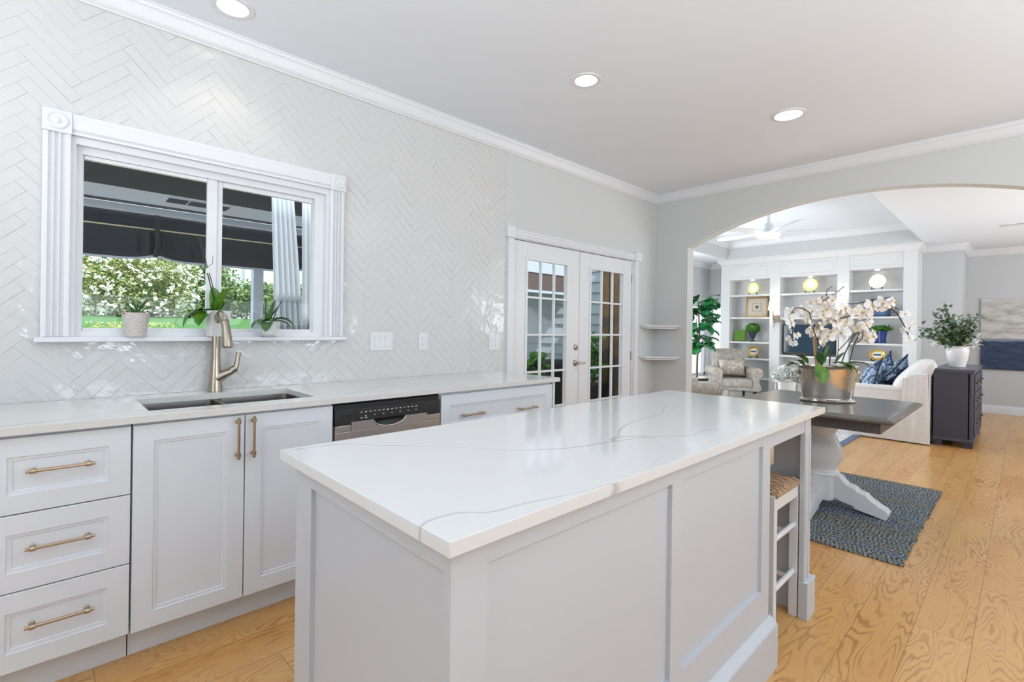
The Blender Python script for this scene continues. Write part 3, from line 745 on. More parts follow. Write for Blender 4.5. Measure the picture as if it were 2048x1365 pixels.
# openings for the cans
cel = bpy.data.objects['ceiling']
downlight(.622, 2.58, 'round recessed ceiling can light above the kitchen window')
downlight(2.325, 1.827, 'small round recessed ceiling can light, middle of the kitchen ceiling')
t = thing('recessed_light', 'flat round glowing ceiling disc light nearest the arch', 'ceiling light', (3.663, 1.132, H1), group='recessed ceiling lights')
build('trim_ring', MB().lathe([(.085, H1-.004), (.085, H1-.008), (.092, H1-.009), (.103, H1-.004), (.104, H1+.001)], (3.663, 1.132), 40, cap=False), m_trim, t)
build('lens', MB().lathe([(.088, H1-.001), (.088, H1-.006), (.001, H1-.0065)], (3.663, 1.132), 40), mat('warm_diffuser', (1, 1, 1, 1), .5, emit=((1, .97, .92, 1), 1.6)), t)
spot('downlight_lamp', (3.663, 1.132, H1-.02), 8, 2.4, .6)
# cut real holes in the kitchen ceiling for the two cans
def ceiling_with_holes():
    mb = MB(); holes = [(.622, 2.58, .066), (2.325, 1.827, .066)]
    x0, x1, y0, y1 = -2.1, XA+.02, -2.8, YW+.1; h = .12
    xs = sorted({x0, x1, *[v for c in holes for v in (c[0]-h, c[0]+h)]}); ys = sorted({y0, y1, *[v for c in holes for v in (c[1]-h, c[1]+h)]})
    for a, b in zip(xs, xs[1:]):
        for c, d in zip(ys, ys[1:]):
            hh = [q for q in holes if abs((a+b)/2-q[0]) < h and abs((c+d)/2-q[1]) < h]
            if not hh: mb.faces([(a, c, H1), (b, c, H1), (b, d, H1), (a, d, H1)], [(0, 1, 2, 3)]); continue
            q = hh[0]; n = 32; V = []
            for k in range(n):
                t = 2*PI*k/n; cx, sy = math.cos(t), math.sin(t); m_ = max(abs(cx), abs(sy))
                V.append((q[0]+cx/m_*(b-a)/2, q[1]+sy/m_*(d-c)/2, H1))
            for k in range(n):
                t = 2*PI*k/n; V.append((q[0]+q[2]*math.cos(t), q[1]+q[2]*math.sin(t), H1))
            mb.faces(V, [(k, (k+1) % n, n+(k+1) % n, n+k) for k in range(n)])
    mb.box(x0, x1, y0, y1, H1+.09, H1+.1)
    return mb
old = cel.data; tmp = ceiling_with_holes(); me = bpy.data.meshes.new('ceiling'); tmp.bm.to_mesh(me); tmp.bm.free(); me.materials.append(m_ceil); cel.data = me

# ---------------------------------------------------------------- island
IX0, IX1, IY0, IY1 = .4609, 2.547, .6186, 1.3869
o = build('island_worktop', MB().box(IX0, IX1, IY0, IY1, .888, .915, .0025), m_quartz_i); tag(o, 'white quartz slab with grey veins on top of the kitchen island', 'worktop')
isl = thing('kitchen_island', 'white panelled kitchen island base with an open stool bay at its far end', 'island', (1.45, 1.0, 0))
bx0, bx1, by0, by1 = .492, 1.97, .655, 1.345
rc = .012
mb = MB().box(bx0+rc, bx1-.002, by0+rc, by1-rc, 0, .887)
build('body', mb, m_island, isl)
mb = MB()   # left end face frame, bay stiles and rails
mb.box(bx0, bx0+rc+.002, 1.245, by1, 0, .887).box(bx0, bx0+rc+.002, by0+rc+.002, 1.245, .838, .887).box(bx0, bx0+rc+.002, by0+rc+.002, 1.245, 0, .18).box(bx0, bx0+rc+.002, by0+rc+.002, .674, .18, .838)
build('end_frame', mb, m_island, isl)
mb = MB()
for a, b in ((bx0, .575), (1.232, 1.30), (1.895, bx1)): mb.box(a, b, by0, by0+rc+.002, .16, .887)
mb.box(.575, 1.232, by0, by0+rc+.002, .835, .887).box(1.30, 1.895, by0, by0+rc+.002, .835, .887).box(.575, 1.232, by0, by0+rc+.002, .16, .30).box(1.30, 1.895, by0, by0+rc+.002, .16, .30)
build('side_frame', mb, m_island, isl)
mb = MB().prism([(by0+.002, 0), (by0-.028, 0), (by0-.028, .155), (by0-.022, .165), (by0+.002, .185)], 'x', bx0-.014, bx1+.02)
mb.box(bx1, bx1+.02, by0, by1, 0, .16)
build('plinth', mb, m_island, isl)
# far-end apron and posts
mb = MB().box(bx1, 2.41, by0+.004, by0+.026, .815, .887).box(bx1, 2.41, by1-.024, by1-.004, .815, .887).box(2.452, 2.472, by0+.147, by1-.147, .815, .887)
build('apron', mb, m_island, isl)
for (ya, yf, yb) in ((.655, .676, .80), (by1, by1-.021, by1-.145)):
    sg = 1 if yb > ya else -1; o2 = lambda a, b: (min(a, b), max(a, b))
    mb = MB().box(2.395, 2.475, *o2(ya, yf), 0, .887, .002).box(2.45, 2.474, *o2(yf, yb), 0, .886)
    mb.box(2.405, 2.425, *o2(ya-.003*sg, ya+.004*sg), .16, .80, .001).box(2.447, 2.467, *o2(ya-.003*sg, ya+.004*sg), .16, .80, .001)
    mb.box(2.392, 2.505, *o2(ya-.016*sg, yf), 0, .155, .002).box(2.451, 2.505, *o2(yf, yb+.01*sg), 0, .154).box(2.390, 2.507, *o2(ya-.018*sg, yf), .155, .163, .002)
    build('post', mb, m_island, isl)

# ---------------------------------------------------------------- bar stool
def stool(x0, y0, label):
    x1, y1 = x0+.33, y0+.36; t = thing('bar_stool', label, 'stool', ((x0+x1)/2, (y0+y1)/2, 0))
    for (x, y) in ((x0, y0), (x1-.036, y0), (x0, y1-.036), (x1-.036, y1-.036)):
        build('leg', MB().box(x, x+.036, y, y+.036, 0, .596, .004), m_trim, t)
    fr = MB().box(x0+.03, x1-.03, y0+.003, y0+.023, .53, .585, .003).box(x0+.03, x1-.03, y1-.023, y1-.003, .53, .585, .003).box(x0+.003, x0+.023, y0+.03, y1-.03, .53, .585, .003).box(x1-.023, x1-.003, y0+.03, y1-.03, .53, .585, .003)
    build('seat_rail', fr, m_trim, t)
    def seat(u, v):
        x = x0+.01+(x1-x0-.02)*u; y = y0-.004+(y1-y0+.008)*v
        a, b = abs(2*u-1), abs(2*v-1); return (x, y, .622-.018*max(a, b)**6-.012*(1-max(a, b))+.0015*math.sin(u*90 if b > a else v*90))
    sm = MB().grid(seat, 41, 41)
    ed = .585
    for k in range(40):
        pass
    n = 40
    sm.grid(lambda u, v: (lambda p: (p[0], y0-.004-.003*math.sin(PI*v), p[2]+(ed-p[2])*v))(seat(u, 0)), 41, 5)
    sm.grid(lambda u, v: (lambda p: (p[0], y1+.004+.003*math.sin(PI*v), p[2]+(ed-p[2])*v))(seat(u, 1)), 41, 5)
    sm.grid(lambda u, v: (lambda p: (x0+.01-.003*math.sin(PI*v), p[1], p[2]+(ed-p[2])*v))(seat(0, u)), 41, 5)
    sm.grid(lambda u, v: (lambda p: (x1-.01+.003*math.sin(PI*v), p[1], p[2]+(ed-p[2])*v))(seat(1, u)), 41, 5)
    build('seat', sm, m_rush, t, label='woven tan rush seat')
    for z in (.405, .20):
        build('rung', MB().tube([(x0+.03, y0+.018, z), (x1-.03, y0+.018, z)], .011, 12), m_trim, t)
        build('rung', MB().tube([(x0+.03, y1-.018, z), (x1-.03, y1-.018, z)], .011, 12), m_trim, t)
    for z in (.36, .16):
        build('rung', MB().tube([(x0+.018, y0+.03, z), (x0+.018, y1-.03, z)], .011, 12), m_trim, t)
        build('rung', MB().tube([(x1-.018, y0+.03, z), (x1-.018, y1-.03, z)], .011, 12), m_trim, t)
    return t
stool(2.10, .680, 'white wooden stool with a woven rush seat tucked under the island end')

# ---------------------------------------------------------------- rug and pedestal table
rg = MB(); RX0, RX1, RY0, RY1 = 3.33, 5.15, .445, 1.62
rr = random.Random(2)
pts = []
n = 64
rows = int((RX1-RX0)/.03)
rg.box(RX0, RX1, RY0+.012, RY1-.012, 0.001, .010, .003)
for i in range(rows):
    x = RX0+.015+i*.03; e = rr.uniform(-.004, .008)
    rg.box(x-.0145, x+.0145, RY0-e, RY1+e, .001, .0125, .005, seg=1)
o = build('area_rug', rg, m_braid); tag(o, 'blue grey braided rug under the pedestal table', 'rug')

TXa, TXb, TYa, TYb = 3.47, 4.58, .505, 1.50
tb = thing('pedestal_table', 'square dining table with grey top and white turned pedestal', 'table', (4.08, 1.02, .013))
def rect(e, z, c=.0): return [(TXa+e+c, TYa+e, z), (TXb-e-c, TYa+e, z), (TXb-e, TYa+e+c, z), (TXb-e, TYb-e-c, z), (TXb-e-c, TYb-e, z), (TXa+e+c, TYb-e, z), (TXa+e, TYb-e-c, z), (TXa+e, TYa+e+c, z)]
build('tabletop', MB().rings([rect(.03, .726, .006), rect(.006, .728, .006), rect(0, .736, .006), rect(.0, .744, .006), rect(.012, .752, .006), rect(.035, .757, .006), rect(.042, .757, .006), rect(.045, .760, .006)]), m_table, tb)
a = .085
build('apron', MB().box(TXa+a, TXb-a, TYa+a*.9, TYb-a, .655, .726, .003), m_tabled, tb)
pc = (4.075, 1.02)
build('column', MB().lathe([(.12, .24), (.125, .25), (.12, .262), (.098, .272), (.10, .29), (.128, .34), (.142, .385), (.138, .43), (.112, .48), (.094, .515), (.092, .535), (.104, .555), (.108, .57), (.115, .575), (.115, .585), (.106, .59), (.106, .605), (.118, .61), (.12, .63), (.13, .655)], pc, 40), m_tablew, tb)
fprof = [(.06, .245), (.13, .245), (.16, .21), (.175, .195), (.20, .188), (.225, .18), (.235, .165), (.26, .155), (.285, .15), (.30, .13), (.36, .09), (.395, .075), (.41, .055), (.40, .015), (.385, .013), (.22, .045), (.215, .06), (.14, .075), (.10, .09), (.06, .10)]
for k in range(4):
    M = Matrix.Translation((pc[0], pc[1], 0)) @ Matrix.Rotation(k*PI/2, 4, 'Z')
    build('foot', MB().prism([(-.0+x, z) for x, z in fprof], 'y', -.052, .052, M=M, bev=.004), m_tablew, tb)
build('hub', MB().lathe([(.115, .07), (.12, .08), (.12, .245)], pc, 8), m_tablew, tb)

# ---------------------------------------------------------------- leaf and flower helpers
def leaf(mb, base, d, L, W, droop=.5, fold=.25, upv=(0, 0, 1), n=8, mi=0, tip=.5, shape='orchid'):
    d = Vector(d).normalized(); upv = Vector(upv); side = d.cross(upv)
    if side.length < .05: side = d.orthogonal()
    side.normalize(); nrm = side.cross(d).normalized(); p = Vector(base); V = []; F = []
    dd = d.copy()
    for i in range(n+1):
        t = i/n
        if shape == 'orchid': w_ = W*.5*max(.0, (math.sin(PI*min(1, t*.93+.07)))**.6)*(.55+.45*min(1, t*2.2))
        elif shape == 'fiddle': w_ = W*.5*(math.sin(PI*(t*.96+.02))**.55)*(.55+.55*t)
        else: w_ = W*.5*math.sin(PI*(t*.98+.01))**.8
        nr = side.cross(dd).normalized()
        V += [p-side*w_+nr*w_*fold*2, p-side*w_*.5+nr*w_*fold*.6, p, p+side*w_*.5+nr*w_*fold*.6, p+side*w_+nr*w_*fold*2]
        dd = (dd - Vector((0, 0, 1))*droop/n*(.4+1.2*t)).normalized(); p = p+dd*L/n
    for i in range(n):
        for k in range(4): F.append((i*5+k, i*5+k+1, (i+1)*5+k+1, (i+1)*5+k))
    mb.faces(V, F, mi); return p
def flower(mb, c, nrm, r, rot=0, mi=0, mlip=1):
    nrm = Vector(nrm).normalized(); a = nrm.cross(Vector((0, 0, 1))); a = a.normalized() if a.length > .1 else Vector((1, 0, 0)); b = a.cross(nrm).normalized()*-1
    c = Vector(c)
    def petal(th, L, W, cup, lift):
        dr = a*math.cos(th)+b*math.sin(th); sd = nrm.cross(dr); V = []; F = []; n = 6
        for i in range(n+1):
            t = i/n; w_ = W*.5*math.sin(PI*(.06+.92*t))**.55*(.6+.4*t if t < .7 else 1)
            ctr = c + dr*L*t + nrm*(lift + cup*math.sin(PI*t)*.5*L - .12*L*t*t)
            for k in (-1, -.5, 0, .5, 1): V.append(ctr + sd*w_*k + nrm*abs(k)**2*w_*.22)
        for i in range(n):
            for k in range(4): F.append((i*5+k, i*5+k+1, (i+1)*5+k+1, (i+1)*5+k))
        mb.faces(V, F, mi)
    for th in (PI/2, PI/2+2.25, PI/2-2.25): petal(th+rot, r, r*.72, .12, 0)
    for th in (.18, PI-.18): petal(th+rot, r*1.05, r*1.25, .2, .004)
    M = Matrix.Translation(c+nrm*.006) @ nrm.to_track_quat('Z', 'Y').to_matrix().to_4x4()
    mb.lathe([(r*.05, 0), (r*.16, r*.06), (r*.13, r*.22), (r*.03, r*.3)], seg=8, mi=mlip, M=M @ Matrix.Rotation(.5, 4, 'X'))
def leafcloud(mb, c, rad, n, size, seed=1, squash=1.0, shell=.35, mi=0, asp=.5, lump=.25, zmin=None):
    r = random.Random(seed); V = []; F = []
    for _ in range(n):
        while True:
            v = Vector((r.uniform(-1, 1), r.uniform(-1, 1), r.uniform(-1, 1)))
            if .05 < v.length <= 1: break
        v.normalize(); q = (shell+(1-shell)*r.random()**.6); lm = 1+lump*math.sin(v.x*7+seed)*math.cos(v.y*6+v.z*5)
        p = Vector((c[0]+v.x*rad[0]*q*lm, c[1]+v.y*rad[1]*q*lm, c[2]+v.z*rad[2]*q*lm))
        if zmin is not None and p.z < zmin: p.z = zmin+(r.random()*.15)
        a = Vector((r.gauss(0, 1), r.gauss(0, 1), r.gauss(0, 1))).normalized(); b = a.orthogonal().normalized(); s = size*r.uniform(.6, 1.3); i = len(V)
        V += [p-a*s, p-b*s*asp+a*s*.1, p+a*s, p+b*s*asp+a*s*.1]; F.append((i, i+1, i+2, i+3))
    mb.faces(V, F, mi)
def cam_pt(u, v, depth):   # helper to read a position in the room from photo measurements
    return Vector((0, 0, CAMH)) + (fw + R_*((u-1024)/FPX) - U_*((v-682.5+25.5)/FPX))*depth

# ---------------------------------------------------------------- window orchids
def pot(mb, c, z0, prof, seg=28, sq=None): mb.lathe([(r, z0+z) for r, z in prof], c, seg)
SZ = 1.1895
# left: short spiky plant in textured pot
t = thing('potted_orchid', 'small spiky green plant in textured white pot, left on the window sill', 'plant', (.305, 2.80, SZ))
mb = MB(); mb.lathe([(.036, SZ+.006), (.04, SZ+.01), (.052, SZ+.098), (.054, SZ+.108), (.050, SZ+.110), (.046, SZ+.096), (.001, SZ+.092)], (.30, 2.815), 32)
build('pot', mb, m_pottex, t)
build('saucer', MB().lathe([(.03, SZ), (.044, SZ+.002), (.046, SZ+.006), (.03, SZ+.007)], (.30, 2.815)), m_pot, t)
build('soil', MB().lathe([(.001, SZ+.099), (.044, SZ+.099), (.044, SZ+.101), (.001, SZ+.104)], (.30, 2.815)), m_soil, t)
for k, (dx, dz, L) in enumerate(((-.7, .9, .075), (-.35, 1.2, .085), (.1, 1.3, .07), (.45, 1.1, .085), (.8, .8, .07), (1, .25, .055), (-1, .25, .05), (.3, .6, .06))):
    mb = MB(); leaf(mb, (.305, 2.815, SZ+.10), (dx, -.35+.15*(k % 3), dz), L, .014, .5, .35); build('leaf', mb, m_leafd, t)
rt_ = MB()
for a0, b0 in ((-.055, .012), (-.03, .03), (.03, .03), (.058, .0)): rt_.tube([(.305, 2.812, SZ+.104), (.305+a0*.6, 2.79, SZ+.118), (.305+a0, 2.785, SZ+.100+b0*.2)], .0022, 6)
build('aerial_root', rt_, m_stem2, t)
# middle: tall orchid in square tapered pot
t = thing('potted_orchid', 'tall orchid with broad leaves in square white pot, behind the faucet', 'plant', (.63, 2.80, SZ))
def sq(h, z, cx=.628, cy=2.815, r=.01):
    o_ = []
    for (sx, sy) in ((1, 1), (-1, 1), (-1, -1), (1, -1)):
        o_ += [(cx+sx*h, cy+sy*(h-r), z), (cx+sx*(h-r), cy+sy*h, z)] if sx*sy > 0 else [(cx+sx*(h-r), cy+sy*h, z), (cx+sx*h, cy+sy*(h-r), z)]
    return o_
build('pot', MB().rings([sq(.040, SZ+.001), sq(.042, SZ+.006), sq(.053, SZ+.122), sq(.055, SZ+.130), sq(.051, SZ+.130), sq(.049, SZ+.115)]), m_pot, t)
build('soil', MB().rings([sq(.045, SZ+.112), sq(.045, SZ+.118)]), m_soil, t)
L_ = [((-1, -.05, .75), .19, .055, 3.3, 0), ((-.8, -.5, .35), .13, .085, 2.7, 0), ((-.12, -.1, 1), .14, .075, .15, 0), ((.38, -.2, 1.2), .16, .105, .9, 0), ((.6, .3, 1), .13, .08, 1.0, 0), ((-.9, -.3, .7), .09, .05, 1.4, 0), ((.2, -.6, 1.2), .09, .07, .3, 0)]
for k, (d, L, W, dr, _) in enumerate(L_):
    mb = MB(); leaf(mb, (.618, 2.808, SZ+.112), d, L, W, dr, .18); build('leaf', mb, m_leafd if k == 0 else m_leaf, t)
st = [(.615, 2.80, SZ+.115), (.605, 2.80, SZ+.20), (.585, 2.80, SZ+.29), (.567, 2.80, SZ+.36), (.553, 2.80, SZ+.44), (.541, 2.80, SZ+.49)]
build('flower_spike', MB().tube(st, .0028, 7), m_stem, t)
build('stake', MB().tube([(p[0]+.010-.004*i*.3, p[1]-.004, p[2]) for i, p in enumerate(st)], .002, 6).tube([(.575, 2.797, SZ+.34), (.60, 2.797, SZ+.365), (.602, 2.80, SZ+.40)], .0012, 5), m_stem, t)
build('clip', MB().box(.572, .590, 2.79, 2.806, SZ+.315, SZ+.34, .002), m_plate, t)
# right: round cup pot orchid
t = thing('potted_orchid', 'small drooping orchid in rounded cream cup pot, right on the window sill', 'plant', (.873, 2.80, SZ))
c = (.868, 2.815)
build('pot', MB().lathe([(.026, SZ+.006), (.034, SZ+.010), (.042, SZ+.03), (.045, SZ+.06), (.044, SZ+.082), (.040, SZ+.082), (.038, SZ+.07), (.001, SZ+.068)], c, 32), m_pot, t)
build('saucer', MB().lathe([(.03, SZ), (.046, SZ+.002), (.048, SZ+.006), (.03, SZ+.007)], c), m_glass if False else m_pot, t)
build('soil', MB().lathe([(.036, SZ+.068), (.036, SZ+.074), (.001, SZ+.078)], c), m_soil, t)
for k, (d, L, W, dr) in enumerate((((-1, -.1, .5), .11, .045, 2.4), ((-.4, -.8, .35), .11, .068, 2.6), ((.9, -.1, .6), .14, .055, 1.9), ((.8, -.5, .35), .13, .04, 1.7), ((.35, .1, 1.3), .13, .035, .2), ((.6, .1, 1.2), .11, .022, .4), ((-.2, .2, .9), .07, .035, .9), ((-.75, -.5, .7), .09, .045, 2.2))):
    mb = MB(); leaf(mb, (.870, 2.808, SZ+.075), d, L, W, dr, .22); build('leaf', mb, m_leafd, t)
build('stake', MB().tube([(.855, 2.81, SZ+.07), (.851, 2.812, SZ+.205)], .0018, 6), m_stem, t)
build('flower_spike', MB().tube([(.878, 2.80, SZ+.07), (.895, 2.79, SZ+.12), (.925, 2.785, SZ+.195)], .0022, 6), m_stem, t)

# ---------------------------------------------------------------- silver planter with white orchids on the table
PC = Vector((4.05, .975, .7605)); pax = Vector((.58, -.815, 0)).normalized(); pay = Vector((-pax.y, pax.x, 0))
t = thing('potted_orchids', 'oval silver planter of cream white orchids on the grey table', 'plant', PC)
MP = Matrix((pax, pay, Vector((0, 0, 1)))).transposed().to_4x4(); MP.translation = PC
def oval(rx, ry, z, n=48): return [(rx*math.cos(2*PI*k/n), ry*math.sin(2*PI*k/n), z) for k in range(n)]
pb = MB().rings([oval(.158, .088, .022), oval(.160, .090, .03), oval(.165, .094, .06), (oval(.178, .104, .16)), oval(.190, .114, .232), oval(.196, .118, .242), oval(.200, .122, .246), oval(.202, .124, .252), oval(.198, .120, .257), oval(.188, .110, .254), oval(.18, .106, .22)], M=MP)
build('planter', pb, m_chrome, t)
build('base_rim', MB().rings([oval(.16, .092, .0), oval(.176, .106, .002), oval(.180, .110, .010), oval(.174, .104, .018), oval(.160, .090, .026)], M=MP), m_chrome, t)
for s_ in (-1, 1):
    h = MB()
    h.tube([(s_*.186, 0, .205), (s_*.205, 0, .208), (s_*.214, 0, .20)], .008, 8, M=MP)
    ring_ = [(s_*(.212+.022*math.cos(a_)*.6), .0+.030*math.sin(a_)*.6, .172+.034*math.cos(a_+.4)) for a_ in [2*PI*k/16 for k in range(17)]]
    h.tube([(s_*(.214+.012*math.sin(a_)), .026*math.sin(a_), .172+.032*math.cos(a_)) for a_ in [2*PI*k/18 for k in range(19)]], .0055, 8, M=MP)
    h.box(s_*.182-.006, s_*.182+.014*s_+.004, -.012, .012, .19, .22, .003, M=MP)
    build('handle', h, m_chrome, t)
build('soil', MB().rings([oval(.178, .104, .205), oval(.18, .106, .215)], M=MP), m_soil, t)
ZX = lambda x, y: (1540+x/5.056, 560+y/5.056)
dC = (PC-Vector((0, 0, 0))).dot(fw)
def zp(x, y, dd=0): u, v = ZX(x, y); return cam_pt(u, v, dC+dd)
for pts, r, m, dd in (
    ([(600, 860), (612, 740), (628, 640), (640, 500), (690, 400), (820, 360), (890, 330)], .0045, m_stem, -.02),
    ([(720, 850), (760, 740), (830, 600), (930, 460), (1000, 365), (1090, 275), (1200, 272), (1285, 340), (1350, 450), (1410, 580)], .004, m_stem, .02),
    ([(795, 860), (850, 650), (880, 600), (920, 480), (960, 420), (1000, 370)], .004, m_stem, .03),
    ([(690, 720), (800, 600), (890, 500), (925, 460)], .003, m_stem, .04),
    ([(850, 660), (940, 590), (1010, 572)], .0025, m_stem, .01),
    ([(920, 470), (940, 540), (930, 590)], .0025, m_stem, .01),
    ([(470, 860), (455, 770), (440, 600), (500, 420), (497, 300), (530, 165)], .0065, m_twig, .0),
    ([(490, 850), (470, 760), (462, 590)], .006, m_twig, .02),
    ([(560, 800), (540, 720), (480, 620), (430, 480), (400, 330), (330, 285), (250, 285), (190, 390), (225, 490), (232, 640)], .0035, m_stem, -.03),
    ([(500, 235), (600, 170), (680, 120), (750, 68)], .0025, m_stem, 0), ([(660, 120), (715, 165), (700, 110)], .002, m_stem, 0),
    ([(565, 170), (578, 100), (632, 62)], .0025, m_stem, 0), ([(785, 240), (840, 245), (960, 225), (1000, 205), (1100, 192), (1222, 175)], .003, m_stem, .02),
    ([(1200, 272), (1250, 275), (1305, 298)], .0025, m_stem, .02), ([(670, 850), (690, 700), (695, 560), (660, 420)], .0035, m_twig, .05)):
    build('stem', MB().tube([zp(x, y, dd) for x, y in pts], r, 7), m, t)
fl = [(205, 320, .9), (190, 385, .8), (205, 440, .8), (245, 330, .9), (215, 520, .65), (205, 600, .65), (235, 640, .6), (268, 560, .6), (340, 300, .8), (395, 245, .9), (430, 310, .9), (375, 395, .9), (410, 440, .8), (480, 490, 1), (430, 525, .9), (565, 225, 1.1), (580, 290, 1.1), (620, 200, .9), (540, 350, 1), (620, 350, 1), (520, 450, 1), (500, 540, 1), (590, 570, 1), (525, 640, .9), (470, 215, .7),
      (690, 340, .9), (755, 290, 1.0), (680, 400, .9), (650, 430, .9), (735, 465, 1), (725, 540, 1.15), (775, 420, .9), (940, 325, 1.25), (1030, 265, 1.2), (1010, 345, 1.1), (1140, 225, 1.2), (1165, 265, 1), (1245, 222, 1.1), (885, 480, .9), (965, 460, 1), (990, 430, .8), (955, 560, .9), (1030, 570, 1.15), (975, 595, .9), (1362, 345, .75), (1400, 480, .8), (1370, 500, .7), (1455, 440, .6), (1400, 585, .7), (800, 320, .9), (560, 400, 1), (620, 520, .9)]
rf = random.Random(11)
for i, (x, y, s_) in enumerate(fl):
    n_ = (-fw + rt*rf.uniform(-.95, .95) + up*rf.uniform(-.6, .35)); mb = MB()
    flower(mb, zp(x, y, rf.uniform(-.05, .03)), n_, .049*s_, rf.uniform(-.7, .7)); build('flower', mb, [m_petal if 260 < x < 1340 and i % 5 else m_petalw, m_lip], t, ang=60)
for (x, y, dx, dy, L, W, m, dr) in ((470, 850, .05, -.4, .13, .075, m_leaf, 3.4), (380, 840, -.6, .6, .11, .06, m_leaf, .9), (560, 840, .1, 1, .12, .06, m_leaf, .3), (620, 840, .8, .4, .13, .06, m_leaf, 2.2), (700, 850, .9, .2, .12, .055, m_leaf, 2.0), (300, 850, -1, .15, .09, .035, m_leafd, .8), (280, 860, -1, .4, .08, .03, m_leafd, .3), (780, 850, 1, .35, .13, .04, m_leafd, .9), (740, 860, 1, .5, .11, .035, m_leafd, .7), (340, 860, -.5, .5, .08, .05, m_leafd, 1), (660, 850, .4, .8, .10, .05, m_leafd, .8), (520, 860, -.3, .9, .09, .05, m_leafd, .6)):
    mb = MB(); leaf(mb, zp(x, y+6, -.09 if dr > 1.5 else -.03), rt*dx + up*dy - fw*(.75 if dr > 1.5 else .1), L*1.15, W*1.35, dr, .15); build('leaf', mb, m, t)

# ---------------------------------------------------------------- living room rug, sofa, console
o = build('area_rug', MB().box(5.9, 9.25, 1.44, 4.3, .001, .011, .002), m_lrug); tag(o, 'pale patterned living room rug under the armchair and sofa', 'rug')
build('border', MB().box(5.86, 9.29, 1.37, 1.44, .001, .012, .002).box(5.86, 5.93, 1.44, 4.3, .001, .012, .002), m_rugb, o, label='blue grey rug border')

def cushion(w_, h, d, n=22, pinch=.12, e=2.5):
    mb = MB()
    for s_ in (-1, 1):
        def fn(u, v, s_=s_):
            a, b = 2*u-1, 2*v-1; k = (1-abs(a)**e)*(1-abs(b)**e); k = max(0, k)**.5
            sh = 1-pinch*(1-abs(a)**2)*abs(b)**3*0 ; x = a*w_/2*(1-pinch*(1-b*b)*abs(a)**4); z = b*h/2*(1-pinch*(1-a*a)*abs(b)**4)
            return (x, s_*d/2*k, z)
        mb.grid(fn, n, n)
    bmesh.ops.remove_doubles(mb.bm, verts=mb.bm.verts, dist=.0005); return mb
def place(o, loc, rx=0, ry=0, rz=0): o.location = loc; o.rotation_euler = (rx, ry, rz); return o

sf = thing('sofa', 'white slipcovered sofa with its back to the navy console', 'sofa', (8.1, 1.2, 0))
SXa, SXb, SYa, SYb = 7.17, 9.2, .745, 1.62
def skirt_y(x): return 0
mb = MB()
mb.box(SXa+.02, SXb-.02, SYa+.02, SYb-.02, .03, .40, .02).box(SXa+.02, SXb-.02, SYa+.01, SYa+.22, .40, .78, .06)
build('base', mb, m_sofa, sf)
# end arm nearest the camera, with soft top and pleated skirt
def armface(u, v):
    y = SYa+(SYb-SYa)*u; z = .012+.608*v
    fold = .004*math.sin(u*23+1)*(1-v)**1.2+.0015*math.sin(u*51)*(1-v)**2+.02*max(0, (1-v)-.7)*(1 if u < .08 else .3)
    return (SXa-fold-.006*(1-v), y, z)
mb = MB().grid(armface, 70, 14)
mb.box(SXa+.001, SXa+.2, SYa, SYb, .05, .615, .03, seg=4)
mb.box(SXa-.004, SXa+.20, SYa, SYb, .56, .632, .03, seg=4)
build('arm', mb, m_sofa, sf)
mb = MB().box(SXb-.2, SXb, SYa, SYb, .03, .63, .03, seg=4); build('arm', mb, m_sofa, sf)
# back corner with draped slipcover
mb = MB()
def backend(u, v):
    z = .012+(.79-.012)*v; y = SYa+.30*u*(1-.25*v)-.02*(1-v)
    fold = .008*math.sin(u*13+2)*(1-v)+.002*math.sin(u*31)
    return (SXa-.012-fold*.8, y, z - .06*max(0, u-.5)*v*2)
mb.grid(backend, 30, 14)
mb.grid(lambda u, v: (SXa-.012+(SXb-SXa+.012)*u, SYa-.008-.006*math.sin(u*60)*(1-v), .012+.78*v), 80, 12)
mb.box(SXa-.010, SXa+.2, SYa-.005, SYa+.22, .5, .80, .06, seg=4)
build('back_slipcover', mb, m_sofa, sf)
mb = MB().box(SXa+.21, 8.18, SYa+.22, SYb+.02, .36, .50, .04, seg=4); build('seat_cushion', mb, m_sofa, sf)
mb = MB().box(8.20, SXb-.21, SYa+.22, SYb+.02, .36, .50, .04, seg=4); build('seat_cushion', mb, m_sofa, sf)
# pillows
o = build('throw_pillow', cushion(.62, .55, .24, pinch=.05, e=3), m_sofa); place(o, (7.52, .91, .735), rx=.72, ry=0, rz=.10); tag(o, 'large plump white back cushion leaning over the sofa back beside the console', 'pillow')
def trim_pillow(name, size, loc, rot, label, d=.13):
    o = build(name, cushion(size, size, d, pinch=.16), m_bluepil); place(o, loc, *rot); tag(o, label, 'pillow', 'navy patterned sofa pillows')
    mb = MB(); pts = []
    h = size/2; N = 14; pinch = .16
    for k in range(4*N+1):
        s_ = (k//N) % 4; f = (k % N)/N*2-1
        a, b = ((f, -1), (1, f), (-f, 1), (-1, -f))[s_]
        pts.append((a*h*(1-pinch*(1-b*b)*abs(a)**4), 0, b*h*(1-pinch*(1-a*a)*abs(b)**4)))
    build('piping', MB().tube(pts, .008, 6), mat(name+'_navy_piping', srgb(22, 34, 62), .8), o, local=True, label='dark navy piping')
    return o
trim_pillow('throw_pillow', .42, (7.50, 1.34, .69), (.35, .30, .55), 'navy and white patterned throw pillow, lower one nearest the sofa arm')
trim_pillow('throw_pillow', .42, (7.78, 1.24, .74), (.35, -.62, .35), 'navy and white patterned throw pillow standing on its corner behind the other')
trim_pillow('throw_pillow', .42, (7.62, 1.10, .73), (.55, .62, .1), 'navy and white patterned throw pillow wedged against the white back cushion')

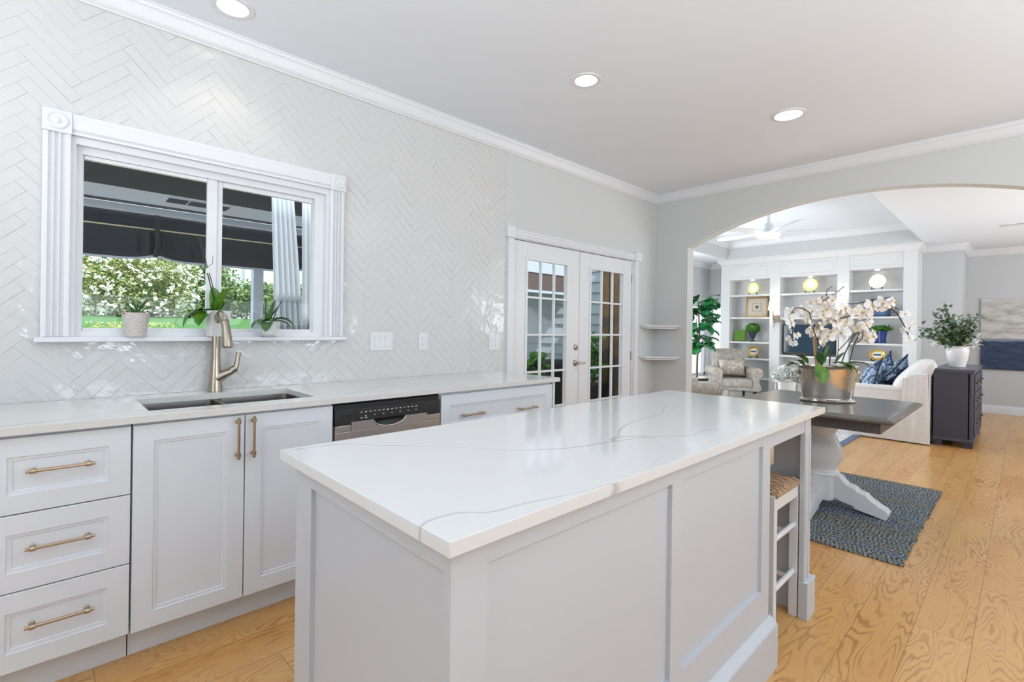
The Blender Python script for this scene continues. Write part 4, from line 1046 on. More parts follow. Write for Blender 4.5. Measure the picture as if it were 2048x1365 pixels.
cs = thing('console_cabinet', 'dark navy console cabinet with drawers standing behind the sofa', 'cabinet', (8.0, .55, 0))
CX0, CX1, CY0, CY1 = 7.30, 8.62, .385, .715
build('body', MB().box(CX0, CX1, CY0+.012, CY1, .07, .83, .006).prism([(CX0, CY0+.03), (CX0+.03, CY0), (CX1-.03, CY0), (CX1, CY0+.03), (CX1, CY0+.04), (CX0, CY0+.04)], 'z', .07, .83), m_console, cs)
build('top', MB().box(CX0-.015, CX1+.015, CY0-.015, CY1+.005, .835, .865, .006).box(CX0-.006, CX1+.006, CY0-.006, CY1, .822, .836, .003), m_consoletop, cs)
build('base_moulding', MB().box(CX0-.01, CX1+.01, CY0-.01, CY1, .065, .10, .005), m_consoletop, cs)
for x in (CX0+.01, CX1-.09):
    for y in (CY0+.0, CY1-.08): build('foot', MB().box(x, x+.08, y, y+.08, 0, .066, .006), m_console, cs)
for i in range(3):
    xa = CX0+.06+i*.41; xb = xa+.38
    for (z0, z1) in ((.62, .80), (.42, .60), (.13, .40)):
        d = MB(); 
        def ring(e, dd): return [(xa+e, CY0-dd, z0+e), (xb-e, CY0-dd, z0+e), (xb-e, CY0-dd, z1-e), (xa+e, CY0-dd, z1-e)]
        d.rings([ring(0, -.002), ring(0, .012), ring(.008, .014), ring(.02, .014), ring(.03, .008)])
        dd = build('drawer', d, m_console, cs)
        build('knob', MB().tube([((xa+xb)/2, CY0-.008, (z0+z1)/2), ((xa+xb)/2, CY0-.03, (z0+z1)/2), ((xa+xb)/2, CY0-.036, (z0+z1)/2)], [.006, .014, .008], 10), m_sconce, dd, label='pale metal knob')

# eucalyptus in white urn on the console
vz = .866; vc = (7.84, .555)
t = thing('flower_vase', 'white ceramic urn of eucalyptus and white flowers on the navy console', 'vase', (vc[0], vc[1], vz))
build('urn', MB().lathe([(.074, vz), (.078, vz+.006), (.075, vz+.016), (.086, vz+.06), (.100, vz+.13), (.106, vz+.185), (.102, vz+.215), (.094, vz+.228), (.092, vz+.238), (.103, vz+.246), (.112, vz+.246), (.104, vz+.236), (.10, vz+.20)], vc, 36), m_pot, t)
for s_ in (-1, 1):
    cx, cy = vc[0]+rt.x*s_*.10, vc[1]+rt.y*s_*.10
    build('handle', MB().tube([(cx-rt.x*s_*.01, cy-rt.y*s_*.01, vz+.232), (cx+rt.x*s_*.016, cy+rt.y*s_*.016, vz+.225), (cx+rt.x*s_*.014, cy+rt.y*s_*.014, vz+.205), (cx-rt.x*s_*.0, cy, vz+.19)], .008, 8), m_pot, t)
re_ = random.Random(21)
dV = Vector((vc[0], vc[1], 0)).dot(fw)
tips = [(1835, 672), (1838, 655), (1852, 664), (1870, 640), (1865, 622), (1884, 618), (1888, 606), (1895, 628), (1905, 632), (1925, 636), (1940, 628), (1958, 630), (1945, 642), (1950, 660), (1938, 668), (1915, 650), (1895, 655), (1880, 665), (1868, 668), (1930, 655), (1952, 668), (1880, 682), (1910, 668), (1900, 640), (1860, 656), (1935, 645), (1888, 690), (1925, 682), (1944, 672)]
for (u, v) in tips:
    tip = cam_pt(u, v, dV+re_.uniform(-.12, .1)); base = Vector((vc[0], vc[1], vz+.2)); mid = base.lerp(tip, .5)+Vector((0, 0, .05))
    pts = [base.lerp(mid, k/4).lerp(mid.lerp(tip, k/4), k/4) for k in range(5)]
    mb = MB().tube(pts, .003, 5, mi=1)
    far = (tip-base).length; n_ = int(8+far*40)
    for k in range(n_):
        f = .3+.7*k/n_; p = base.lerp(mid, f).lerp(mid.lerp(tip, f), f)
        d = Vector((re_.gauss(0, 1), re_.gauss(0, 1), re_.gauss(0, .8))).normalized(); s_ = .062*re_.uniform(.7, 1.15)*(1.15-.4*f); p = p+Vector((re_.gauss(0, .018), re_.gauss(0, .018), re_.gauss(0, .018)))
        leaf(mb, p, d, s_, s_*.85, .2, .1, n=4, shape='x')
    build('eucalyptus_stem', mb, [m_euc, m_stem], t)
for (u, v) in ((1868, 684), (1952, 690), (1955, 676)):
    mb = MB()
    for k in range(5): leaf(mb, cam_pt(u, v, dV), rt*math.cos(k*1.3)+up*math.sin(k*1.3)-fw*.4, .075, .045, .3, .2, n=5, shape='x')
    build('flower', mb, m_petalw, t, label='white magnolia bloom')
mb = MB(); leaf(mb, cam_pt(1928, 694, dV-.08), rt+up*.25, .17, .06, .35, .1, shape='x'); build('leaf', mb, m_brownleaf, t, label='brown magnolia leaf')

# painting, vent, fan
o = build('painting', MB().box(10.915, 10.949, -1.0, .50, .70, 1.83, .003), m_paint); tag(o, 'large abstract seascape canvas, pale clouds over deep navy sea, on the far wall', 'painting')
vt = thing('ceiling_vent', 'white slotted air vent in the living room ceiling', 'vent', (8.64, .10, H2))
build('frame', MB().box(8.55, 8.74, -.06, .22, H2-.008, H2+.0, .002), m_trim, vt)
build('slot_shade', MB().box(8.58, 8.71, -.04, .20, H2-.0095, H2-.0075), mat('vent_slot_shade', srgb(120, 120, 122), .6), vt)  # grey sheet painted as the shade between the white slats
for k in range(3): build('slat', MB().box(8.60+.035*k, 8.612+.035*k, -.04, .20, H2-.014, H2-.009), m_trim, vt)

fan = thing('ceiling_fan', 'white five-blade ceiling fan with round light in the tray ceiling', 'fan', (6.62, 2.26, TZ))
fcx, fcy, fz = 6.62, 2.26, 2.44
build('downrod', MB().lathe([(.06, TZ), (.06, TZ-.05), (.02, TZ-.07), (.02, fz+.18)], (fcx, fcy), 20), m_trim, fan)
build('motor', MB().lathe([(.03, fz+.19), (.055, fz+.17), (.06, fz+.09), (.10, fz+.075), (.11, fz+.055), (.08, fz+.045)], (fcx, fcy), 28), m_trim, fan)
build('light', MB().lathe([(.10, fz+.05), (.135, fz+.045), (.14, fz+.02), (.12, fz+.005), (.001, fz)], (fcx, fcy), 32), mat('fan_light_glass', (1, 1, 1, 1), .4, emit=((1, 1, 1, 1), 2.0)), fan)
for k in range(5):
    a_ = k*2*PI/5+.15
    M = Matrix.Translation((fcx, fcy, fz+.075)) @ Matrix.Rotation(a_, 4, 'Z') @ Matrix.Rotation(.22, 4, 'X')
    mb = MB().prism([(.09, -.03), (.22, -.055), (.5, -.07), (.68, -.06), (.72, -.02), (.70, .04), (.5, .06), (.22, .045), (.09, .03)], 'z', -.004, .004, M=M)
    build('blade', mb, m_trim, fan)

# ---------------------------------------------------------------- bookcase
XF = 9.5; bk = thing('built_in_bookcase', 'white built-in bookcase filling the far living room wall', 'bookcase', (9.7, 2.6, 0))
bays = [(3.205, 3.925), (2.162, 3.035), (1.297, 1.998)]
mb = MB()
for a, b in ((1.13, 1.297), (1.998, 2.162), (3.035, 3.205), (3.925, 4.09)): mb.box(XF, XB-.001, a, b, 0, H2-.001, .002)
build('stiles', mb, m_book, bk)
build('back_panel', MB().box(XB-.14, XB-.12, 1.14, 4.08, .0, H2-.001), m_book, bk)
for i, (a, b) in enumerate(bays):
    zb = 2.225 if i < 2 else 2.275
    mb = MB(); z0, z1 = zb, H2-.001
    def ring(e, d): return [(XF+.01+d, a+e, z0+e), (XF+.01+d, b-e, z0+e), (XF+.01+d, b-e, 2.52-e), (XF+.01+d, a+e, 2.52-e)]
    mb.box(XF+.02, XB-.15, a, b, z0, z1); mb.rings([ring(0, .012), ring(0, 0), ring(.05, 0), ring(.058, .008), ring(.075, .002)])
    build('header_panel', mb, m_book, bk)
    zs = {0: (1.94, 1.517, 1.06, .755, .40), 1: (1.935, 1.506, .84), 2: (1.945, 1.516, 1.09, .80, .40)}[i]
    for z in zs: build('shelf', MB().box(XF+.02, XB-.14, a, b, z-.032, z, .002), m_book, bk)
    build('base', MB().box(XF+.02, XB-.14, a, b, 0, .10), m_book, bk)
cp = [(0, H2-.105), (.014, H2-.105), (.018, H2-.085), (.04, H2-.06), (.055, H2-.03), (.07, H2-.022), (.07, H2-.001), (0, H2-.001)]
build('crown', MB().sweep([(XB, 4.09), (XF, 4.09), (XF, 1.13), (XB, 1.13)], cp, side=-1), m_book, bk)
for (a, b), zb in zip(bays, (2.22, 2.22, 2.27)):
    c_ = (a+b)/2; build('puck_light', MB().lathe([(.03, zb+.004), (.03, zb-.006), (.001, zb-.007)], (XF+.16, c_), 16), m_bulb, bk)
    spot('puck_lamp', (XF+.16, c_, zb-.012), 1.7, 2.2, .5, (1, .93, .8), r=.02)

def XP(y): return y
def plate_on_stand(y, z, r, rim, label, ry=1.0, mark=None, x=9.66):
    t = thing('decorative_plate', label, 'plate', (x, y, z), group='display plates on the bookcase')
    M = Matrix.Translation((x, y, z+r+.012)) @ Matrix.Rotation(-PI/2-.18+PI, 4, 'Y') @ Matrix.Scale(1, 4)
    M = Matrix.Translation((x, y, z+r+.018)) @ Matrix.Rotation(-PI/2+.2, 4, 'Y')
    build('rim', MB().lathe([(r*.62, .004), (r*.66, .008), (r*.98, .02), (r, .017), (r*.98, .012), (r*.6, -.002)], seg=32, sy=ry, M=M), rim, t)
    ctr = build('centre', MB().lathe([(r*.66, .007), (r*.6, .004), (.001, .004)], seg=32, sy=ry, M=M), m_china, t)
    if mark: build('motif', MB().box(-.012, .012, -.05, .05, .006, .010, M=M), mark, ctr)
    st = MB()
    for s_ in (-1, 1): st.tube([(x+.06, y+s_*.05, z+.004), (x-.04, y+s_*.062, z+.006), (x-.05, y+s_*.07, z+.04)], .008, 6).tube([(x+.06, y+s_*.05, z+.004), (x+.03, y+s_*.03, z+.12)], .005, 6)
    build('plate_stand', st, m_legs, t, label='dark wooden plate stand')
plate_on_stand(3.545, 1.94, .105, m_yellow, 'yellow-rimmed plate on a stand, top shelf of the left bookcase bay', mark=None)
plate_on_stand(2.595, 1.935, .118, m_yellow, 'yellow-rimmed plate on a stand, top shelf of the middle bookcase bay', mark=None)
plate_on_stand(1.645, 1.945, .115, m_china, 'white and gold plate on a stand, top shelf of the right bookcase bay', mark=None)
plate_on_stand(3.53, .755, .10, m_goldrim, 'gold-rimmed white plate with blue motif, lower shelf of the left bookcase bay', mark=m_blue)
plate_on_stand(1.635, .80, .085, m_goldrim, 'oval gold-rimmed plate with dark motif, lower shelf of the right bookcase bay', ry=1.25, mark=m_urn)
# framed print
fp = thing('picture_frame', 'gilt framed print leaning on the second shelf of the left bay', 'picture', (9.72, 3.51, 1.517))
M = Matrix.Translation((9.74, 3.515, 1.518)) @ Matrix.Rotation(.12, 4, 'Y')
w_, h_ = .40, .385
build('frame', MB().box(-.02, 0, -w_/2, -w_/2+.028, 0, h_, .003, M=M).box(-.02, 0, w_/2-.028, w_/2, 0, h_, .003, M=M).box(-.02, 0, -w_/2, w_/2, 0, .028, .003, M=M).box(-.02, 0, -w_/2, w_/2, h_-.028, h_, .003, M=M), m_gold, fp)
mtb = build('mat_board', MB().box(-.008, -.004, -w_/2+.02, w_/2-.02, .02, h_-.02, M=M), m_print, fp)
build('print', MB().box(-.011, -.008, -.085, .085, .115, .28, M=M), m_printc, mtb)
build('motif', MB().box(-.0125, -.011, -.07, .07, .13, .265, M=M), m_print, mtb)
build('emblem', MB().box(-.0135, -.0125, -.028, .028, .172, .222, M=M), mat('sepia_ink', srgb(120, 104, 80), .8), mtb)
# green book, topiary
o = build('book', MB().box(9.62, 9.655, 3.68, 3.885, 1.062, 1.265, .004, M=Matrix.Translation((9.64, 3.78, 1.07)) @ Matrix.Rotation(.2, 4, 'Y') @ Matrix.Translation((-9.64, -3.78, -1.06))), m_green); tag(o, 'bright green book propped upright on the third shelf, left bay', 'book')
tp = thing('topiary', 'round green topiary ball in a dark urn on the third shelf, left bay', 'plant', (9.66, 3.55, 1.06))
build('urn', MB().lathe([(.055, 1.061), (.055, 1.07), (.03, 1.078), (.016, 1.10), (.02, 1.125), (.045, 1.14), (.05, 1.165), (.068, 1.215), (.072, 1.24), (.066, 1.243), (.05, 1.235)], (9.66, 3.55), 24), m_urn, tp)
mb = MB(); leafcloud(mb, (9.66, 3.55, 1.315), (.125, .125, .10), 900, .016, 4, shell=.6, lump=.05); mb.lathe([(.05, 1.235), (.10, 1.27), (.115, 1.31), (.09, 1.37), (.04, 1.40), (.001, 1.405)], (9.66, 3.55), 18)
build('foliage', mb, m_bushy, tp)
# tv
tvt = thing('television', 'black flat television on the middle bookcase shelf', 'television', (9.62, 2.6, .84))
build('bezel', MB().box(9.60, 9.645, 2.19, 3.005, .875, 1.385, .004), m_tvb, tvt)
build('screen', MB().box(9.596, 9.601, 2.205, 2.99, .892, 1.37), m_tv, tvt)
build('stand', MB().box(9.60, 9.64, 2.55, 2.65, .845, .88).box(9.54, 9.74, 2.42, 2.78, .841, .852, .003), m_tvb, tvt)
o = build('power_cord', MB().tube([(9.62, 2.68, .80), (9.60, 2.72, .70), (9.61, 2.74, .56), (9.62, 2.78, .50), (9.62, 2.80, .12)], .006, 6), m_tvb); tag(o, 'dark power cord hanging below the television shelf', 'cord')
# right bay items
bw = thing('bowl_vase', 'dusty blue round pot on the second shelf of the right bay', 'pot', (9.66, 1.60, 1.516))
build('pot', MB().lathe([(.07, 1.517), (.10, 1.53), (.125, 1.59), (.13, 1.64), (.118, 1.68), (.11, 1.68), (.10, 1.66)], (9.66, 1.60), 28), m_blue2, bw)
o = build('decorative_box', MB().box(9.76, 9.83, 1.50, 1.80, 1.518, 1.80, .004), m_blue); tag(o, 'dark blue framed tile standing behind the blue pot', 'ornament')
bp = thing('boot_planter', 'cobalt blue boot-shaped planter with green leaves on the third shelf of the right bay', 'planter', (9.66, 1.60, 1.09))
mb = MB().lathe([(.06, 1.10), (.062, 1.16), (.07, 1.24), (.075, 1.285), (.068, 1.285), (.06, 1.26)], (9.66, 1.585), 24)
mb.tube([(9.66, 1.57, 1.125), (9.66, 1.63, 1.122), (9.66, 1.68, 1.115), (9.66, 1.70, 1.11)], [.034, .034, .028, .015], 12).box(9.62, 9.70, 1.525, 1.60, 1.091, 1.11, .004)
build('boot', mb, m_blue, bp)
mb = MB(); leafcloud(mb, (9.66, 1.60, 1.32), (.10, .13, .055), 260, .035, 8, shell=.2, asp=.6); build('foliage', mb, m_bushy, bp)
# sconces on the stiles
def sconce(y, label):
    t = thing('wall_sconce', label, 'lamp', (XF, y, 1.45), group='bookcase sconces')
    build('backplate', MB().box(XF-.02, XF-.001, y-.055, y+.055, 1.42, 1.55, .003).box(XF-.032, XF-.018, y-.04, y+.04, 1.435, 1.535, .003), m_sconce, t)
    build('arm', MB().tube([(XF-.03, y+.02, 1.48), (XF-.07, y+.03, 1.47), (XF-.09, y+.03, 1.52), (XF-.09, y+.03, 1.66)], .008, 8).tube([(XF-.03, y+.02, 1.44), (XF-.05, y+.03, 1.36), (XF-.04, y+.02, 1.30)], [.009, .006, .003], 8), m_sconce, t)
    build('lamp_shade', MB().lathe([(.085, 1.64), (.062, 1.80)], (XF-.09, y+.03), 28, cap=False), m_shade, t)
    l = bpy.data.lights.new('sconce_lamp', 'POINT'); l.energy = 2.2; l.color = (1, .9, .72); l.shadow_soft_size = .03
    o = bpy.data.objects.new('sconce_lamp', l); C.objects.link(o); o.location = (XF-.09, y+.03, 1.74)
sconce(3.085, 'lit wall sconce with cream shade between left and middle bookcase bays')
sconce(2.06, 'lit wall sconce glowing behind the orchids, between middle and right bookcase bays')

# ---------------------------------------------------------------- armchairs
def armchair(loc, rz, label):
    # local: faces -y ; width along x
    t = thing('armchair', label, 'armchair', loc, rz, 'taupe damask armchairs'); K = dict(local=True)
    W = .76; D = .74
    build('seat_base', MB().box(-W/2+.06, W/2-.06, -D/2+.03, D/2-.02, .235, .32, .015, seg=3), m_chair, t, **K)
    build('seat_cushion', MB().box(-W/2+.13, W/2-.13, -D/2+.0, D/2-.2, .295, .43, .035, seg=4), m_chair, t, **K)
    def arm(s):
        # rolled arm profile in x-z, extruded along y
        cx = s*(W/2-.075); pr = []
        base = [(-.07, .165), (-.075, .24), (-.055, .34), (-.045, .44)]
        pts = [(cx-s*(-.065)*-1, .165)]
        prof = [(cx - s*.055, .23), (cx+s*.045, .23), (cx+s*.07, .255), (cx+s*.072, .30), (cx+s*.05, .36), (cx+s*.035, .44)]
        rc_ = (cx+s*.02, .545); R = .082
        for k in range(0, 13):
            a = math.radians(-60 + k*20)
            prof.append((rc_[0]+s*R*math.cos(a), rc_[1]+R*math.sin(a)))
        prof.append((cx-s*.055, .46))
        mb = MB().prism(prof, 'y', -D/2+.02, D/2-.12); 
        mb.prism([(p[0]*1.0+(p[0]-rc_[0])*.03, p[1]) for p in prof], 'y', -D/2+.008, -D/2+.035)
        return mb
    for s in (-1, 1): build('arm', arm(s), m_chair, t, ang=50, **K)
    M = Matrix.Translation((0, D/2-.20, .28)) @ Matrix.Rotation(-.16, 4, 'X')
    build('backrest', MB().box(-W/2+.12, W/2-.12, -.075, .09, 0, .66, .06, seg=5, M=M).box(-W/2+.13, W/2-.13, -.12, -.03, .13, .62, .045, seg=5, M=M), m_chair, t, **K)
    for (x, y, r) in ((-W/2+.08, -D/2+.08, .03), (W/2-.08, -D/2+.08, .03), (-W/2+.1, D/2-.1, .026), (W/2-.1, D/2-.1, .026)):
        build('leg', MB().tube([(x, y, 0.012), (x, y, .12), (x, y, .24)], [r*.55, r*.85, r*1.1], 12), m_legs, t, **K)
    return t
ac = armchair((8.85, 3.60, 0), math.radians(225+90-8), 'taupe damask rolled-arm armchair in front of the left bookcase bay')
o = build('lumbar_pillow', cushion(.46, .30, .14, pinch=.1), m_chairp); place(o, (8.90, 3.62, .60), rx=.0, rz=math.radians(225+90-8)); o.rotation_euler = (-.2, 0, math.radians(307)); tag(o, 'pale damask lumbar pillow sitting in the armchair', 'pillow')
a2 = copy_tree(ac, loc=(5.83, 3.02, 0), rz=math.radians(50), label='taupe damask armchair half hidden behind the left side of the arch')
o = build('side_table', MB().box(9.0, 9.42, 2.62, 2.98, .40, .43, .006), m_book); o['label'] = 'low white side table beside the armchair, in front of the bookcase'; o['category'] = 'table'
for x in (9.03, 9.37):
    for y in (2.65, 2.93): build('leg', MB().box(x, x+.02, y, y+.02, .012, .40), m_book, o)

# coffee table and hydrangeas
cf = thing('coffee_table', 'low white coffee table behind the grey pedestal table', 'table', (6.35, 2.1, 0))
build('tabletop', MB().box(6.1, 7.0, 1.75, 2.45, .40, .43, .005), m_book, cf)
for x in (6.14, 6.9):
    for y in (1.79, 2.35): build('leg', MB().box(x, x+.06, y, y+.06, .012, .40, .003), m_book, cf)
hc = (6.40, 1.955)
t = thing('flower_vase', 'white vase of pale hydrangeas on the coffee table left of the silver planter', 'vase', (hc[0], hc[1], .43))
build('vase', MB().lathe([(.09, .431), (.095, .44), (.092, .60), (.10, .66), (.094, .66), (.085, .62)], hc, 28), m_pot, t)
for (dx, dy, dz) in ((-.075, .06, .03), (.03, -.04, .04), (.09, -.10, .0), (.0, .03, .07)):
    mb = MB(); leafcloud(mb, (hc[0]+dx, hc[1]+dy, .71+dz), (.085, .085, .07), 420, .018, int(dx*100)+30, shell=.7, asp=.9, lump=.05); build('flower', mb, m_hyd, t)
    
# fiddle leaf fig
fgc = (8.13, 3.90)
t = thing('fiddle_leaf_fig', 'potted fiddle leaf fig tree beside the bright living room window', 'plant', (fgc[0], fgc[1], 0))
build('pot', MB().lathe([(.15, .012), (.165, .03), (.185, .44), (.19, .46), (.175, .46), (.165, .42)], fgc, 32), m_basket, t)
build('rim_band', MB().lathe([(.186, .40), (.19, .41), (.191, .44), (.187, .445)], fgc, 32, cap=False), m_legs, t)
build('soil', MB().lathe([(.001, .41), (.165, .41), (.165, .425), (.001, .43)], fgc, 24), m_soil, t)
build('trunk', MB().tube([(fgc[0], fgc[1], .42), (fgc[0]+.01, fgc[1], .8), (fgc[0]+.02, fgc[1]-.03, 1.2), (fgc[0]+.02, fgc[1]+.0, 1.75)], [.02, .018, .015, .008], 10), m_stem2, t)
rg_ = random.Random(31)
dF = Vector((fgc[0], fgc[1], 0)).dot(fw)
for k in range(88):
    f = rg_.random(); z = .90+.9*f; wd = .34*math.sin(PI*min(.97, .16+.86*(1-f)))**.7
    a_ = rg_.uniform(0, 2*PI); rad = wd*rg_.uniform(.15, 1); p = (fgc[0]+rad*math.cos(a_)*.75, fgc[1]+rad*math.sin(a_)*.75, z)
    mb = MB(); leaf(mb, p, (math.cos(a_)+rg_.gauss(0, .3), math.sin(a_)+rg_.gauss(0, .3), rg_.uniform(-.3, .9)), rg_.uniform(.20, .30), rg_.uniform(.18, .27), rg_.uniform(.4, 1.6), .15, shape='fiddle')
    build('leaf', mb, m_fig, t)
br = MB()
for (z, a_, L) in ((1.0, .5, .2), (1.2, 3.5, .25), (1.35, 5.2, .25), (1.5, 2, .2)): br.tube([(fgc[0]+.02, fgc[1], z), (fgc[0]+.02+L*.6*math.cos(a_), fgc[1]+L*.6*math.sin(a_), z+.1), (fgc[0]+L*math.cos(a_), fgc[1]+L*math.sin(a_), z+.25)], [.01, .008, .005], 6)
build('branch', br, m_stem2, t)

# ---------------------------------------------------------------- outside
struct('ground', MB().box(-6, XA-.01, YW+.14, 7.0, -.22, -.12), m_patio)
struct('ground_terrace', MB().box(XA+.13, 40, LY+.13, 30, -.22, -.12).box(XB+1.2, 40, -10, LY+.13, -.22, -.12), mat('pale_terrace_stone', srgb(232, 232, 230), .8))
lw = MB().faces([(-16, 7.0, 1.12), (4.9, 7.0, 1.12), (7.6, 11.0, 1.365), (-16, 11.0, 1.365), (20, 30, 1.6), (-16, 30, 1.6)], [(0, 1, 2, 3), (3, 2, 4, 5)])
lw.faces([(-16, 7.0, 1.12), (4.9, 7.0, 1.12), (4.9, 7.0, -.3), (-16, 7.0, -.3)], [(3, 2, 1, 0)])
struct('lawn', lw, m_lawn)
# siding wall = outer face of the living room wing
sd_ = MB()
for i in range(24):
    z = -.12+i*.13; sd_.prism([(XA-.004, z+.004), (XA-.034, z+.004), (XA-.034, z+.012), (XA-.010, z+.133), (XA-.004, z+.133)], 'y', YW+.13, 7.0)
struct('wall_siding', sd_, m_siding)
struct('wall_patio', MB().box(XA-.005, XA+.12, LY+.12, 7.0, -.12, 3.0), m_siding)
# wooden door post and boards seen through the right leaf
o = build('wooden_gate', MB().box(XA-.085, XA-.037, 3.02, 3.34, -.12, 1.95, .004).box(XA-.088, XA-.037, 3.34, 3.40, -.12, 2.1, .004).box(XA-.075, XA-.037, 3.42, 3.56, -.12, 2.05, .004), m_wood); tag(o, 'weathered wooden boards standing against the siding outside the right french door', 'gate')
# patio roof
pr = MB().box(-6, XA-.03, 4.12, 4.82, 2.30, 2.36)
o = struct('patio_roof', pr, m_awn)
pl = MB().box(-6, XA-.03, 4.82, 5.34, 2.305, 2.35); struct('patio_soffit', pl, m_beam); struct('patio_roof_edge', MB().box(-6, XA-.03, 5.34, 5.47, 2.305, 2.35), m_awn)
gv = thing('vent_grille', 'dark rectangular vent grille in the pale patio ceiling strip', 'vent', (.9, 5.0, 2.30))
build('frame', MB().box(.72, 1.20, 4.90, 5.10, 2.297, 2.3045), m_beam, gv)
for k in range(3): build('opening', MB().box(.735+.155*k, .875+.155*k, 4.915, 5.085, 2.292, 2.298), m_awn, gv)
ab = build('patio_beam', MB().box(-6, XA-.03, 5.46, 5.56, 2.25, 2.30), m_beam); tag(ab, 'pale blue horizontal beam across the covered patio', 'beam')
aw = thing('awning', 'charcoal fabric awning valance hanging from the patio beam', 'awning', (1.5, 5.6, 2.25))
def sag(u, v):
    x = -2+6.9*u; k = abs(((x-.06) % 1.36)-.68)/.68; b = .05*(1-k**6)*math.sin(PI*v)
    return (x, 5.56+b+.03, 2.255-.135*v)
build('upper_fabric', MB().grid(sag, 120, 8), m_awn, aw)
def val(u, v):
    x = -2+6.9*u; k = abs(((x-.06) % 1.36)-.68)/.68; c_ = math.exp(-(k*6)**2)
    z = 2.118-.268*v + .035*c_*v + (-.006 if .25 < v < .3 else 0)
    return (x, 5.60+.02*math.sin(v*3)+.07*c_*math.sin(PI*v)*math.cos(k*40), z)
build('valance', MB().grid(val, 240, 14), m_awn, aw)
build('piping', MB().tube([(-2+6.9*k/40, 5.585, 2.122) for k in range(41)], .006, 6), mat('cream_awning_piping', srgb(226, 224, 180), .7), aw)
build('hem', MB().grid(lambda u, v: (lambda p: (p[0], p[1]+.004, p[2]-.02*v))(val(u, 1)), 120, 3), m_beam, aw)
for x in (.74, 2.10, 3.46):
    build('strap', MB().box(x-.025, x+.025, 5.535, 5.553, 2.13, 2.25, .004).tube([(x, 5.56, 2.13), (x+.01, 5.575, 2.0), (x-.01, 5.56, 1.87)], [.02, .018, .02], 8), m_awn, aw)
o = build('patio_post', MB().box(1.63, 1.73, 5.78, 5.88, -.12, 2.4, .004), m_beam); tag(o, 'pale blue grey patio post seen through the right window pane', 'post')
def curtain(x0t, x1t, x0b, x1b, y, label, k=5):
    def fn(u, v):
        a = x0t+(x0b-x0t)*v; b = x1t+(x1b-x1t)*v
        return (a+(b-a)*u, y+.03*math.sin(u*k*2*PI)*(.6+.4*v), 2.295-2.3*v)
    o = build('outdoor_curtain', MB().grid(fn, 60, 12), m_curt); o.modifiers.new('thickness', 'SOLIDIFY').thickness = .004
    tag(o, label, 'curtain', 'patio curtains')
curtain(1.245, 1.405, 1.32, 1.60, 4.0, 'pale grey patio curtain gathered in the right window pane')
curtain(1.52, 1.63, 1.55, 1.66, 4.12, 'narrow pale grey patio curtain at the right edge of the window', 3)
# garden planting
def shrub(name, label, c, rad, n, size, m, seed, blooms=0, zmin=1.2, bm_=None, trunk=True, shell=.3, cat='shrub', group=None):
    t = thing(name, label, cat, (c[0], c[1], zmin), group=group)
    mb = MB(); leafcloud(mb, c, rad, n, size, seed, shell=shell, zmin=zmin); build('foliage', mb, m, t, smooth=False, kind='stuff')
    if trunk: build('trunk', MB().tube([(c[0], c[1], zmin-.2), (c[0], c[1], c[2])], .05, 7), m_stem2, t)
    if blooms:
        mb = MB(); r = random.Random(seed+5)
        for _ in range(blooms):
            a_ = r.uniform(PI, 2*PI); el = r.uniform(-.9, .9); q = r.uniform(.9, 1.1)
            p = (c[0]+rad[0]*math.cos(a_)*math.cos(el)*q, c[1]+rad[1]*math.sin(a_)*math.cos(el)*q, max(zmin+.05, c[2]+rad[2]*math.sin(el)*q))
            leafcloud(mb, p, (.04, .04, .035), 6, .028, r.randint(0, 999), shell=.2, asp=.8)
        build('blossoms', mb, m_bloom, t, smooth=False, kind='stuff', label='clusters of white blossom')
    return t
shrub('flowering_shrub', 'large white-flowering shrub behind the lawn, seen through the left window pane', (1.25, 11.2, 1.95), (.95, .6, .68), 12000, .030, m_hedge, 3, 300, 1.36)
shrub('evergreen_shrub', 'soft green conifer beside the flowering shrub, left of the window mullion', (2.62, 12.6, 1.9), (.6, .5, .85), 6500, .045, m_hedge2, 9, 0, 1.37, group='garden evergreens')
shrub('evergreen_shrub', 'green conifer seen left of the patio post in the right window pane', (3.5, 12.0, 1.80), (.8, .5, .42), 6500, .042, m_hedge2, 14, 0, 1.37, group='garden evergreens')
shrub('russet_shrub', 'reddish brown bush between the conifers behind the window mullion', (3.1, 14.0, 1.8), (.35, .4, .5), 1600, .05, m_hedge3, 19, 0, 1.37)
shrub('evergreen_shrub', 'dark green conifer at the far left edge of the window view', (-.4, 13.2, 2.1), (1.2, .6, 1.1), 5000, .06, m_hedge2, 24, 0, 1.37, group='garden evergreens')
shrub('evergreen_shrub', 'green conifer behind the grey patio curtain', (5.2, 12.2, 1.85), (.9, .6, .5), 4200, .06, m_hedge2, 28, 0, 1.37, group='garden evergreens')
shrub('evergreen_shrub', 'tall green tree rising behind the flowering shrub', (1.6, 15.6, 2.6), (1.8, .7, 1.3), 6000, .07, m_hedge2, 33, 0, 1.37, group='garden evergreens')
mb = MB(); leafcloud(mb, (.72, 7.35, 1.13), (.62, .12, .06), 3000, .016, 41, shell=.1, zmin=1.11)
o = build('border_flowers', mb, m_yflow, smooth=False, kind='stuff'); tag(o, 'low border of yellow and green flowers along the lawn edge', 'flowers')
o = build('garden_rock', MB().box(1.45, 2.0, 7.25, 7.5, 1.0, 1.15, .06, seg=3), m_patio); tag(o, 'pale flat rock at the lawn edge below the window', 'rock')
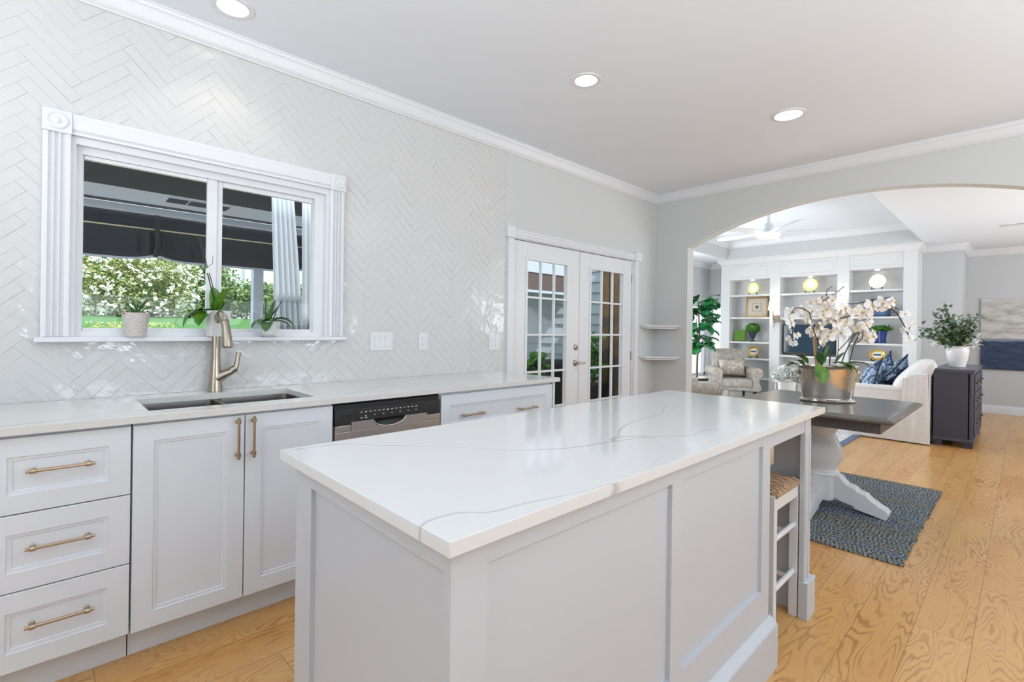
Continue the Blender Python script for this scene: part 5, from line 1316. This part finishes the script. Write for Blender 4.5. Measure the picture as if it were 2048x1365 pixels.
nw = MB().box(3.9, 8.5, 17.9, 18.0, 1.2, 3.9); o = build('house', nw, m_fencew); tag(o, 'white neighbouring house wall beyond the garden hedge', 'house')
build('drainpipe', MB().tube([(4.72, 17.86, 1.3), (4.72, 17.86, 3.8)], .04, 8), m_siding, o)
# patio things seen through the french doors
pp = thing('potted_plant', 'green leafy plant in a pale box planter outside the left french door', 'plant', (3.70, 3.5, -.12))
build('planter', MB().box(3.59, 3.81, 3.39, 3.61, -.12, .74, .006), m_patio, pp)
build('rim', MB().box(3.57, 3.83, 3.37, 3.63, .74, .77, .004), m_dkfurn, pp)
mb = MB(); leafcloud(mb, (3.70, 3.5, .87), (.13, .13, .13), 260, .045, 51, shell=.2); build('foliage', mb, m_bushy, pp, smooth=False)
gr = thing('patio_grill', 'dark covered patio grill outside the left french door', 'grill', (4.6, 4.12, -.12))
build('body', MB().box(4.38, 4.84, 3.98, 4.34, .30, .74, .03, seg=3).box(4.35, 4.87, 3.95, 4.37, .74, .77, .01), m_dkfurn, gr)
build('lid', MB().prism([(3.98, .77), (4.34, .77), (4.32, .82), (4.25, .86), (4.07, .86), (4.0, .82)], 'x', 4.39, 4.83, bev=.01), m_dkfurn, gr)
for x in (4.40, 4.79):
    for y in (4.0, 4.29): build('leg', MB().box(x, x+.03, y, y+.03, -.12, .30), m_dkfurn, gr)
pt = thing('potted_plant', 'tall leafy green plant in a dark planter outside the right french door', 'plant', (4.55, 3.45, -.12))
build('planter', MB().box(4.36, 4.76, 3.30, 3.62, -.12, .62, .01), m_dkfurn, pt)
mb = MB(); leafcloud(mb, (4.55, 3.45, .92), (.18, .16, .32), 320, .05, 61, shell=.15); build('foliage', mb, m_bushy, pt, smooth=False)
struct('patio_fascia', MB().box(3.3, XA-.04, 4.10, 4.15, 1.72, 1.93), m_brown)
struct('patio_header', MB().box(3.3, XA-.04, 4.09, 4.16, 1.93, 2.27).box(3.3, XA-.04, 4.10, 4.15, 1.69, 1.72), m_beam)
struct('patio_ceiling_brown', MB().box(3.2, XA-.03, 4.12, 5.2, 2.27, 2.299), m_brown)
